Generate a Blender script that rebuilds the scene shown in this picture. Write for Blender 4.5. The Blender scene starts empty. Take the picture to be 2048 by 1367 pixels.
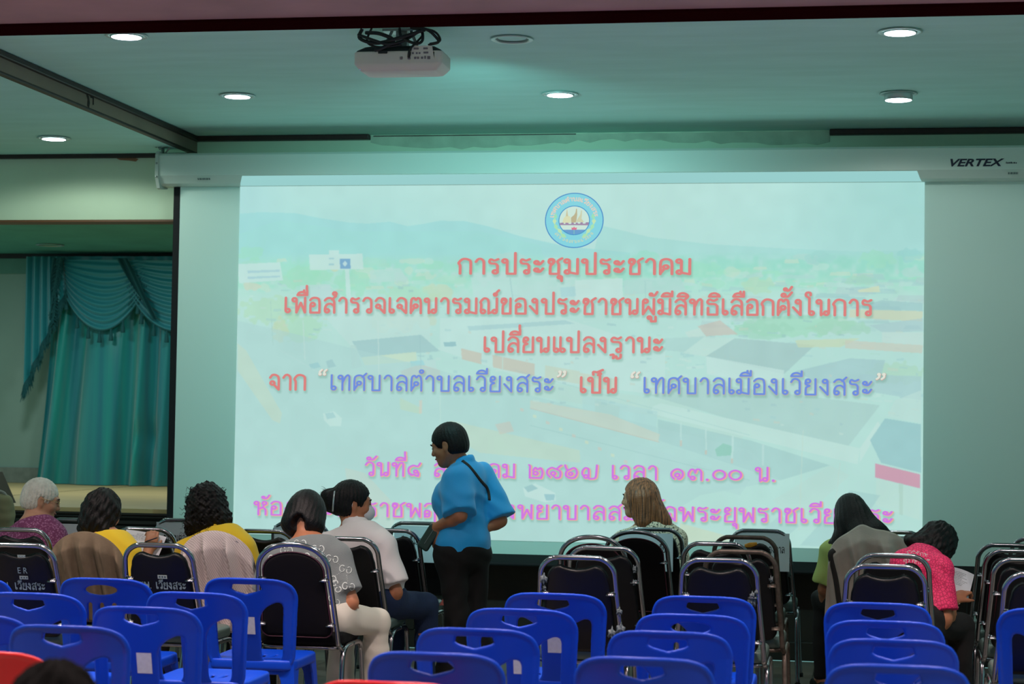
import bpy, bmesh, math, random
import numpy as np
from mathutils import Vector, Matrix
from mathutils.bvhtree import BVHTree

# ------------------------------------------------------------------ camera
SC = bpy.context.scene
COL = SC.collection
F, CX, CY, H = 3982., 1024., 683.5, 1.49          # focal length in pixels of a 2048x1367 frame (70 mm)
_ey = np.array([1730-CX, -(860-CY), -F]); _ey /= np.linalg.norm(_ey)
_up = np.cross(np.array([1, -.015, 0]), _ey); _up /= np.linalg.norm(_up)
_ex = np.cross(_ey, _up)
RC = np.array([_ex, _ey, _up]); CAM = np.array([0, 0, H])
def at(px, py, Y=None, z=None):
    d = RC @ np.array([px-CX, -(py-CY), -F])
    t = (Y/d[1]) if Y is not None else (z-H)/d[2]
    return CAM + d*t
cam = bpy.data.cameras.new('camera'); camo = bpy.data.objects.new('camera', cam); COL.objects.link(camo)
cam.lens = 70; cam.sensor_width = 36; cam.clip_end = 200
M4 = Matrix.Identity(4)
for i in range(3):
    for j in range(3): M4[i][j] = RC[i][j]
M4[2][3] = H
camo.matrix_world = M4
cam.dof.use_dof = True; cam.dof.focus_distance = 10.6; cam.dof.aperture_fstop = 4.0
SC.camera = camo

# ------------------------------------------------------------------ light and exposure
SC.view_settings.view_transform = 'Standard'; SC.view_settings.look = 'None'
SC.view_settings.exposure = 0.0; SC.view_settings.gamma = 1.0; SC.view_settings.use_curve_mapping = False
W = bpy.data.worlds.new('world'); SC.world = W; W.use_nodes = True
W.node_tree.nodes['Background'].inputs[0].default_value = (.28, .64, .62, 1)
W.node_tree.nodes['Background'].inputs[1].default_value = .60
LAMP_Z = 3.28
def lamp(x, y, z, watt, size, col=(1, .82, .77), spread=115):
    l = bpy.data.lights.new('ceiling_lamp', 'AREA'); l.shape = 'DISK'; l.size = size; l.energy = watt; l.color = col; l.spread = math.radians(spread)
    o = bpy.data.objects.new('ceiling_lamp', l); COL.objects.link(o); o.location = (x, y, z)
for lx in (-5.2, -3.2, -1.2, .8, 2.8):                # unseen lamps added overhead behind the near beam, warm to light the people
    for ly in (7.6, 5.2, 2.6, 0.2):
        lamp(lx, ly, LAMP_Z-.005, 36 if ly < 7 else 52, .30)
for lx, ly in ((-7.0, 15.6), (-5.3, 15.6)):  # unseen lamps added over the stage to brighten the curtain
    lamp(lx, ly, 3.0, 21, .4, (.8, 1, .98), 180)
pl_ = bpy.data.lights.new('projector_beam', 'SPOT'); pl_.energy = 235; pl_.color = (.38, .94, .92); pl_.spot_size = math.radians(92); pl_.spot_blend = 1.; pl_.shadow_soft_size = .06
plo = bpy.data.objects.new('projector_beam', pl_); COL.objects.link(plo); plo.location = (-2.11, 9.62, 3.15)   # stray light of the running projector
plo.rotation_euler = (math.radians(67), 0, math.radians(2))

def lin(c):
    c = [v/255. for v in c[:3]]
    return tuple((v/12.92 if v <= .04045 else ((v+.055)/1.055)**2.4) for v in c)
MATS = {}
def mat(name, rgb, rough=.6, metal=0., spec=.5, emit=None, estr=1., bump=0., bscale=40., mottle=0., mscale=3., coat=0., sheen=0., sampling=None, bdist=.01):
    if name in MATS: return MATS[name]
    m = bpy.data.materials.new(name); m.use_nodes = True; nt = m.node_tree; b = nt.nodes['Principled BSDF']
    c = lin(rgb) + (1,)
    b.inputs['Base Color'].default_value = c; b.inputs['Roughness'].default_value = rough
    b.inputs['Metallic'].default_value = metal; b.inputs['Specular IOR Level'].default_value = spec
    if coat: b.inputs['Coat Weight'].default_value = coat; b.inputs['Coat Roughness'].default_value = .1
    if sheen: b.inputs['Sheen Weight'].default_value = sheen
    tc = nt.nodes.new('ShaderNodeTexCoord')
    if mottle:
        n = nt.nodes.new('ShaderNodeTexNoise'); n.inputs['Scale'].default_value = mscale; n.inputs['Detail'].default_value = 5
        nt.links.new(tc.outputs['Object'], n.inputs['Vector'])
        r = nt.nodes.new('ShaderNodeMapRange'); r.inputs[1].default_value = .3; r.inputs[2].default_value = .7
        r.inputs[3].default_value = 1-mottle; r.inputs[4].default_value = 1+mottle
        nt.links.new(n.outputs['Fac'], r.inputs[0])
        x = nt.nodes.new('ShaderNodeVectorMath'); x.operation = 'SCALE'; x.inputs[0].default_value = c[:3]
        nt.links.new(r.outputs[0], x.inputs['Scale']); nt.links.new(x.outputs[0], b.inputs['Base Color'])
    if bump:
        n = nt.nodes.new('ShaderNodeTexNoise'); n.inputs['Scale'].default_value = bscale; n.inputs['Detail'].default_value = 4
        nt.links.new(tc.outputs['Object'], n.inputs['Vector'])
        bp = nt.nodes.new('ShaderNodeBump'); bp.inputs['Strength'].default_value = bump; bp.inputs['Distance'].default_value = bdist
        nt.links.new(n.outputs['Fac'], bp.inputs['Height']); nt.links.new(bp.outputs[0], b.inputs['Normal'])
    if emit:
        b.inputs['Emission Color'].default_value = lin(emit)+(1,); b.inputs['Emission Strength'].default_value = estr
    if sampling: m.cycles.emission_sampling = sampling
    MATS[name] = m
    return m
def emat(name, rgb, s=1., sampling='NONE'):
    m = mat(name, (0, 0, 0), rough=1, spec=0, emit=rgb, estr=s, sampling=sampling); return m
def wire(name, rgb, fn, **kw):
    """a material whose base colour comes from nodes built by fn(nodes, links, texcoord) -> colour socket"""
    if name in MATS: return MATS[name]
    m = mat(name, rgb, **kw); nt = m.node_tree; tc = [n for n in nt.nodes if n.type == 'TEX_COORD'][0]
    s = fn(nt.nodes, nt.links, tc); nt.links.new(s, nt.nodes['Principled BSDF'].inputs['Base Color']); return m

# ------------------------------------------------------------------ object helpers
def tag(o, label=None, cat=None, group=None, kind=None):
    if label: o['label'] = label
    if cat: o['category'] = cat
    if group: o['group'] = group
    if kind: o['kind'] = kind
    return o
def empty(name, loc=(0, 0, 0), rz=0., label=None, cat=None, group=None):
    o = bpy.data.objects.new(name, None); COL.objects.link(o); o.location = loc; o.rotation_euler = (0, 0, rz)
    o.empty_display_size = .1
    return tag(o, label, cat, group)
def mk(name, V, Fc, m, parent=None, smooth=False, off=None):
    me = bpy.data.meshes.new(name)
    V = np.asarray(V, dtype=np.float64)
    if off is not None: V = V - np.asarray(off)
    me.from_pydata([tuple(v) for v in V], [], [tuple(int(i) for i in f) for f in Fc]) if not isinstance(Fc, np.ndarray) else fast(me, V, Fc)
    me.update()
    if smooth: me.polygons.foreach_set('use_smooth', np.ones(len(me.polygons), dtype=bool))
    if m is not None:
        for x in (m if isinstance(m, (list, tuple)) else [m]): me.materials.append(x)
    o = bpy.data.objects.new(name, me); COL.objects.link(o)
    if parent is not None: o.parent = parent
    return o
def fast(me, V, Q):
    n, k = Q.shape
    me.vertices.add(len(V)); me.vertices.foreach_set('co', V.astype(np.float32).ravel())
    me.loops.add(n*k); me.loops.foreach_set('vertex_index', Q.astype(np.int32).ravel())
    me.polygons.add(n); me.polygons.foreach_set('loop_start', np.arange(0, n*k, k, dtype=np.int32))
    me.update(calc_edges=True)
class MB:
    def __init__(s): s.v = []; s.f = []
    def add(s, V, Fc):
        n = len(s.v); s.v += [tuple(v) for v in V]; s.f += [tuple(i+n for i in f) for f in Fc]; return s
    def box(s, lo, hi, bev=0):
        x0, y0, z0 = lo; x1, y1, z1 = hi
        if not bev:
            V = [(x, y, z) for z in (z0, z1) for y in (y0, y1) for x in (x0, x1)]
            return s.add(V, [(0, 2, 3, 1), (4, 5, 7, 6), (0, 1, 5, 4), (2, 6, 7, 3), (0, 4, 6, 2), (1, 3, 7, 5)])
        bm = bmesh.new(); bmesh.ops.create_cube(bm, size=1)
        for v in bm.verts: v.co = Vector(((x0+x1)/2+v.co.x*(x1-x0), (y0+y1)/2+v.co.y*(y1-y0), (z0+z1)/2+v.co.z*(z1-z0)))
        bmesh.ops.bevel(bm, geom=bm.edges[:], offset=bev, segments=2, affect='EDGES', profile=.5)
        bm.verts.index_update(); s.add([v.co[:] for v in bm.verts], [[v.index for v in f.verts] for f in bm.faces]); bm.free(); return s
    def tube(s, P, r, n=10, closed=False, caps=True, flat=1.):
        P = [Vector(p) for p in P]; N = len(P); R = r if hasattr(r, '__len__') else [r]*N
        T = []
        for i in range(N):
            a = P[(i-1) % N] if (closed or i > 0) else P[i]; b = P[(i+1) % N] if (closed or i < N-1) else P[i]
            t = (b-a); T.append(t.normalized() if t.length > 1e-9 else Vector((0, 0, 1)))
        u = T[0].orthogonal().normalized() if abs(T[0].x) > .9 else (Vector((1, 0, 0))-T[0]*T[0].x).normalized()
        V = []
        for i in range(N):
            u = (u - T[i]*u.dot(T[i])).normalized(); w = T[i].cross(u)
            for k in range(n):
                a = 2*math.pi*k/n; V.append(P[i]+u*math.cos(a)*R[i]+w*math.sin(a)*R[i]*flat)
        Fc = []
        for i in range(N if closed else N-1):
            j = (i+1) % N
            for k in range(n): Fc.append((i*n+k, i*n+(k+1) % n, j*n+(k+1) % n, j*n+k))
        if caps and not closed: Fc += [tuple(range(n))[::-1], tuple((N-1)*n+k for k in range(n))]
        return s.add(V, Fc)
    def disc(s, c, r, n=24, z=None):
        return s.add([(c[0]+r*math.cos(2*math.pi*k/n), c[1]+r*math.sin(2*math.pi*k/n), c[2]) for k in range(n)], [tuple(range(n))[::-1]])
    def lathe(s, c, prof, n=28, ax=None):
        V = []; Fc = []
        for (r, z) in prof:
            for k in range(n): V.append((c[0]+r*math.cos(2*math.pi*k/n), c[1]+r*math.sin(2*math.pi*k/n), c[2]+z))
        for i in range(len(prof)-1):
            for k in range(n): Fc.append((i*n+k, i*n+(k+1) % n, (i+1)*n+(k+1) % n, (i+1)*n+k))
        return s.add(V, Fc)
    def build(s, name, m, parent=None, smooth=False): return mk(name, s.v, s.f, m, parent, smooth)
def cr(P, n=6, closed=False):
    """Catmull-Rom through points"""
    P = [np.array(p, float) for p in P]; N = len(P); out = []
    for i in range(N if closed else N-1):
        p0 = P[(i-1) % N] if (closed or i > 0) else P[i]; p1 = P[i]; p2 = P[(i+1) % N]
        p3 = P[(i+2) % N] if (closed or i+2 < N) else P[(i+1) % N]
        for k in range(n):
            t = k/n; out.append(.5*((2*p1)+(-p0+p2)*t+(2*p0-5*p1+4*p2-p3)*t*t+(-p0+3*p1-3*p2+p3)*t**3))
    if not closed: out.append(P[-1])
    return out
def copy_tree(o, parent=None):
    c = o.copy(); COL.objects.link(c)
    if parent is not None: c.parent = parent
    for ch in [x for x in KIDS.get(o.name, [])]:
        d = copy_tree(ch, c)
    return c
KIDS = {}
def reg(root):
    """remember the children of a prototype so copies need no scene search"""
    for o in COL.objects:
        if o.parent is not None: KIDS.setdefault(o.parent.name, [])
    KIDS_local = {}
    for o in COL.objects:
        if o.parent is not None: KIDS_local.setdefault(o.parent.name, []).append(o)
    def walk(o):
        KIDS[o.name] = list(KIDS_local.get(o.name, []))
        for c in KIDS[o.name]: walk(c)
    walk(root)
def pad(outline, depth, rim, place):
    """a cushion: 2-D outline, rounded over a rim, placed by place(x, z, d) with d the depth"""
    O = np.array(outline); c = O.mean(0); n = len(O); V = []; Fc = []
    # per-vertex inward normal
    nx = np.roll(O, -1, 0)-np.roll(O, 1, 0); nr = np.stack([-nx[:, 1], nx[:, 0]], 1); nr /= np.linalg.norm(nr, axis=1)[:, None]+1e-9
    if ((c-O)*nr).sum() < 0: nr = -nr
    prof = [(rim*(1-math.sin(a)), rim*(1-math.cos(a))) for a in [math.pi/2*k/4 for k in range(5)]]
    rings = []
    for ins, dd in [(p[0], p[1]) for p in prof]: rings.append((ins, dd))
    rings = [(rim*(1-math.cos(math.pi/2*k/4)), rim*(1-math.sin(math.pi/2*k/4))) for k in range(4, -1, -1)]  # inset, depth from face
    allr = [(i, d) for i, d in rings] + [(i, depth-d) for i, d in reversed(rings)]
    for i, d in allr:
        for k in range(n): p = O[k]+nr[k]*i; V.append(place(p[0], p[1], d))
    for r in range(len(allr)-1):
        for k in range(n): Fc.append((r*n+k, r*n+(k+1) % n, (r+1)*n+(k+1) % n, (r+1)*n+k))
    for base, d, s in ((0, 0, 1), ((len(allr)-1)*n, depth, -1)):
        ins = allr[0][0] if base == 0 else allr[-1][0]
        prev = base
        for q in (.66, .33):
            st = len(V)
            for k in range(n):
                p = (O[k]+nr[k]*ins-c)*q+c; V.append(place(p[0], p[1], d-s*.006*(1-q)))
            for k in range(n): Fc.append((prev+k, prev+(k+1) % n, st+(k+1) % n, st+k))
            prev = st
        V.append(place(c[0], c[1], d-s*.006)); ci = len(V)-1
        for k in range(n): Fc.append((prev+k, prev+(k+1) % n, ci))
    return V, Fc
def norm_fix(o):
    bm = bmesh.new(); bm.from_mesh(o.data); bmesh.ops.recalc_face_normals(bm, faces=bm.faces[:]); bm.to_mesh(o.data); bm.free(); return o

# ------------------------------------------------------------------ implicit surfaces (bodies, clothes, moulded plastic)
class Field:
    def __init__(s, lo, hi, h):
        s.h = h; s.lo = np.array(lo, float); n = np.ceil((np.array(hi)-s.lo)/h).astype(int)+1
        s.ax = [s.lo[i]+np.arange(n[i])*h for i in range(3)]; s.D = np.full(n, .2, dtype=np.float32)
    def box(s, lo, hi):
        sl = []
        for i in range(3):
            a = max(0, int((lo[i]-s.lo[i])/s.h)); b = min(len(s.ax[i]), int((hi[i]-s.lo[i])/s.h)+2); sl.append(slice(a, max(a+1, b)))
        sl = tuple(sl)
        X = s.ax[0][sl[0]][:, None, None]; Y = s.ax[1][sl[1]][None, :, None]; Z = s.ax[2][sl[2]][None, None, :]
        return sl, X, Y, Z
    def merge(s, sl, d, k, op='add'):
        a = s.D[sl]; d = d.astype(np.float32)
        if op == 'sub': d = -d; h = np.maximum(k-np.abs(a-d), 0)/k; s.D[sl] = np.maximum(a, d)+h*h*k*.25
        elif op == 'and': h = np.maximum(k-np.abs(a-d), 0)/k; s.D[sl] = np.maximum(a, d)+h*h*k*.25
        else: h = np.maximum(k-np.abs(a-d), 0)/k; s.D[sl] = np.minimum(a, d)-h*h*k*.25
    def cap(s, a, b, ra, rb=None, k=.02, op='add', cut=False):
        a = np.array(a, float); b = np.array(b, float); rb = ra if rb is None else rb; m = max(ra, rb)+k+.03
        sl, X, Y, Z = s.box(np.minimum(a, b)-m, np.maximum(a, b)+m); ba = b-a; L = (ba**2).sum()+1e-12
        t = np.clip(((X-a[0])*ba[0]+(Y-a[1])*ba[1]+(Z-a[2])*ba[2])/L, 0, 1)
        d = np.sqrt((X-a[0]-t*ba[0])**2+(Y-a[1]-t*ba[1])**2+(Z-a[2]-t*ba[2])**2)-(ra+(rb-ra)*t)
        if cut:
            u = ba/math.sqrt(L); d = np.maximum(d, (X-b[0])*u[0]+(Y-b[1])*u[1]+(Z-b[2])*u[2])
        s.merge(sl, d, k, op); return s
    def ell(s, c, r, k=.02, R=None, op='add'):
        c = np.array(c, float); r = np.array(r, float); m = r.max()+k+.03
        sl, X, Y, Z = s.box(c-m, c+m); x, y, z = X-c[0], Y-c[1], Z-c[2]
        if R is not None: x, y, z = (R[0, 0]*x+R[1, 0]*y+R[2, 0]*z, R[0, 1]*x+R[1, 1]*y+R[2, 1]*z, R[0, 2]*x+R[1, 2]*y+R[2, 2]*z)
        k0 = np.sqrt((x/r[0])**2+(y/r[1])**2+(z/r[2])**2); k1 = np.sqrt((x/r[0]**2)**2+(y/r[1]**2)**2+(z/r[2]**2)**2)+1e-9
        d = k0*(k0-1)/k1; s.merge(sl, d, k, op); return s
    def rbox(s, c, hs, rad=.01, k=.01, R=None, op='add'):
        c = np.array(c, float); m = np.linalg.norm(hs)+k+.03
        sl, X, Y, Z = s.box(c-m, c+m); x, y, z = X-c[0], Y-c[1], Z-c[2]
        if R is not None: x, y, z = (R[0, 0]*x+R[1, 0]*y+R[2, 0]*z, R[0, 1]*x+R[1, 1]*y+R[2, 1]*z, R[0, 2]*x+R[1, 2]*y+R[2, 2]*z)
        qx, qy, qz = np.abs(x)-hs[0]+rad, np.abs(y)-hs[1]+rad, np.abs(z)-hs[2]+rad
        d = np.sqrt(np.maximum(qx, 0)**2+np.maximum(qy, 0)**2+np.maximum(qz, 0)**2)+np.minimum(np.maximum(qx, np.maximum(qy, qz)), 0)-rad
        s.merge(sl, d, k, op); return s
    def ring(s, c, R, rx, ry, r, k=.01, hgt=1.):
        """an elliptical ring in the plane of R's first two columns"""
        c = np.array(c, float); m = max(rx, ry)+r*hgt+k+.03
        sl, X, Y, Z = s.box(c-m, c+m); x, y, z = X-c[0], Y-c[1], Z-c[2]
        x, y, z = (R[0, 0]*x+R[1, 0]*y+R[2, 0]*z, R[0, 1]*x+R[1, 1]*y+R[2, 1]*z, R[0, 2]*x+R[1, 2]*y+R[2, 2]*z)
        q = np.sqrt((x/rx)**2+(y/ry)**2); dd = (q-1)*min(rx, ry)
        d = np.sqrt(dd**2+(z/hgt)**2)-r; s.merge(sl, d, k); return s
    def plane(s, p, n, k=.004):
        """keep the side n points to"""
        p = np.array(p, float); n = -np.array(n, float); n /= np.linalg.norm(n)
        X, Y, Z = s.ax[0][:, None, None], s.ax[1][None, :, None], s.ax[2][None, None, :]
        d = ((X-p[0])*n[0]+(Y-p[1])*n[1]+(Z-p[2])*n[2]); s.merge(tuple(slice(0, q) for q in s.D.shape), d+np.zeros(s.D.shape), k, 'and'); return s
    def warp(s, fn):
        X, Y, Z = s.ax[0][:, None, None], s.ax[1][None, :, None], s.ax[2][None, None, :]
        s.D = s.D + fn(X, Y, Z).astype(np.float32); return s
    def mesh(s):
        D = s.D.copy()
        for a in range(3):
            i0 = [slice(None)]*3; i0[a] = 0; i1 = [slice(None)]*3; i1[a] = -1
            D[tuple(i0)] = np.maximum(D[tuple(i0)], .01); D[tuple(i1)] = np.maximum(D[tuple(i1)], .01)
        S = D < 0; n = D.shape
        cn = [(i, j, k) for i in (0, 1) for j in (0, 1) for k in (0, 1)]
        sh = lambda A, c: A[c[0]:n[0]-1+c[0], c[1]:n[1]-1+c[1], c[2]:n[2]-1+c[2]]
        cnt = sum(sh(S, c).astype(np.int8) for c in cn); act = (cnt > 0) & (cnt < 8)
        I = np.argwhere(act); vid = np.full(act.shape, -1, dtype=np.int64); vid[act] = np.arange(len(I))
        vals = np.stack([D[I[:, 0]+c[0], I[:, 1]+c[1], I[:, 2]+c[2]] for c in cn], 1)
        acc = np.zeros((len(I), 3)); w = np.zeros(len(I))
        for p in range(8):
            for a in range(3):
                if cn[p][a] == 0:
                    c2 = list(cn[p]); c2[a] = 1; q = cn.index(tuple(c2)); va, vb = vals[:, p], vals[:, q]; m = (va < 0) != (vb < 0)
                    t = np.where(m, va/(va-vb+1e-12), 0); P = np.tile(np.array(cn[p], float), (len(I), 1)); P[:, a] += t
                    acc += P*m[:, None]; w += m
        V = s.lo + (I + acc/w[:, None])*s.h
        Q = []
        for a in range(3):
            b, c = [(1, 2), (2, 0), (0, 1)][a]
            s0 = [slice(1, -1)]*3; s0[a] = slice(0, -1); s1 = [slice(1, -1)]*3; s1[a] = slice(1, None)
            A, B = S[tuple(s0)], S[tuple(s1)]; m = A != B; E = np.argwhere(m); flip = A[m]
            off = np.array([1, 1, 1]); off[a] = 0; E = E+off
            def cell(db, dc):
                e = E.copy(); e[:, b] -= db; e[:, c] -= dc; return vid[e[:, 0], e[:, 1], e[:, 2]]
            q = np.stack([cell(1, 1), cell(0, 1), cell(0, 0), cell(1, 0)], 1)
            q[~flip] = q[~flip][:, ::-1]; Q.append(q)
        Q = np.concatenate(Q); Q = Q[(Q >= 0).all(1)]
        return V, Q
    def obj(s, name, m, parent=None, off=None, relax=1):
        V, Q = s.mesh()
        for _ in range(relax):                       # light smoothing of the surface net
            acc = np.zeros_like(V); w = np.zeros(len(V))
            for i in range(4):
                a, b = Q[:, i], Q[:, (i+1) % 4]
                for d in range(3):
                    acc[:, d] += np.bincount(a, V[b, d], len(V)) + np.bincount(b, V[a, d], len(V))
                w += np.bincount(a, minlength=len(V)) + np.bincount(b, minlength=len(V))
            V = V*.4 + .6*acc/np.maximum(w, 1)[:, None]
        o = mk(name, V, Q, m, parent, True, off); return o
def frame(fwd, up=(0, 0, 1)):
    f = np.array(fwd, float); f /= np.linalg.norm(f); r = np.cross(f, up); r /= np.linalg.norm(r); u = np.cross(r, f)
    return np.stack([r, f, u], 1)
def ypr(yaw, pitch=0., roll=0.):
    """right/forward/up columns; yaw left positive, pitch up positive, roll right positive (degrees)"""
    y, p, r = map(math.radians, (yaw, pitch, roll))
    Rz = np.array([[math.cos(y), -math.sin(y), 0], [math.sin(y), math.cos(y), 0], [0, 0, 1]])
    Rx = np.array([[1, 0, 0], [0, math.cos(p), -math.sin(p)], [0, math.sin(p), math.cos(p)]])
    Ry = np.array([[math.cos(r), 0, math.sin(r)], [0, 1, 0], [-math.sin(r), 0, math.cos(r)]])
    return Rz@Rx@Ry
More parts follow.
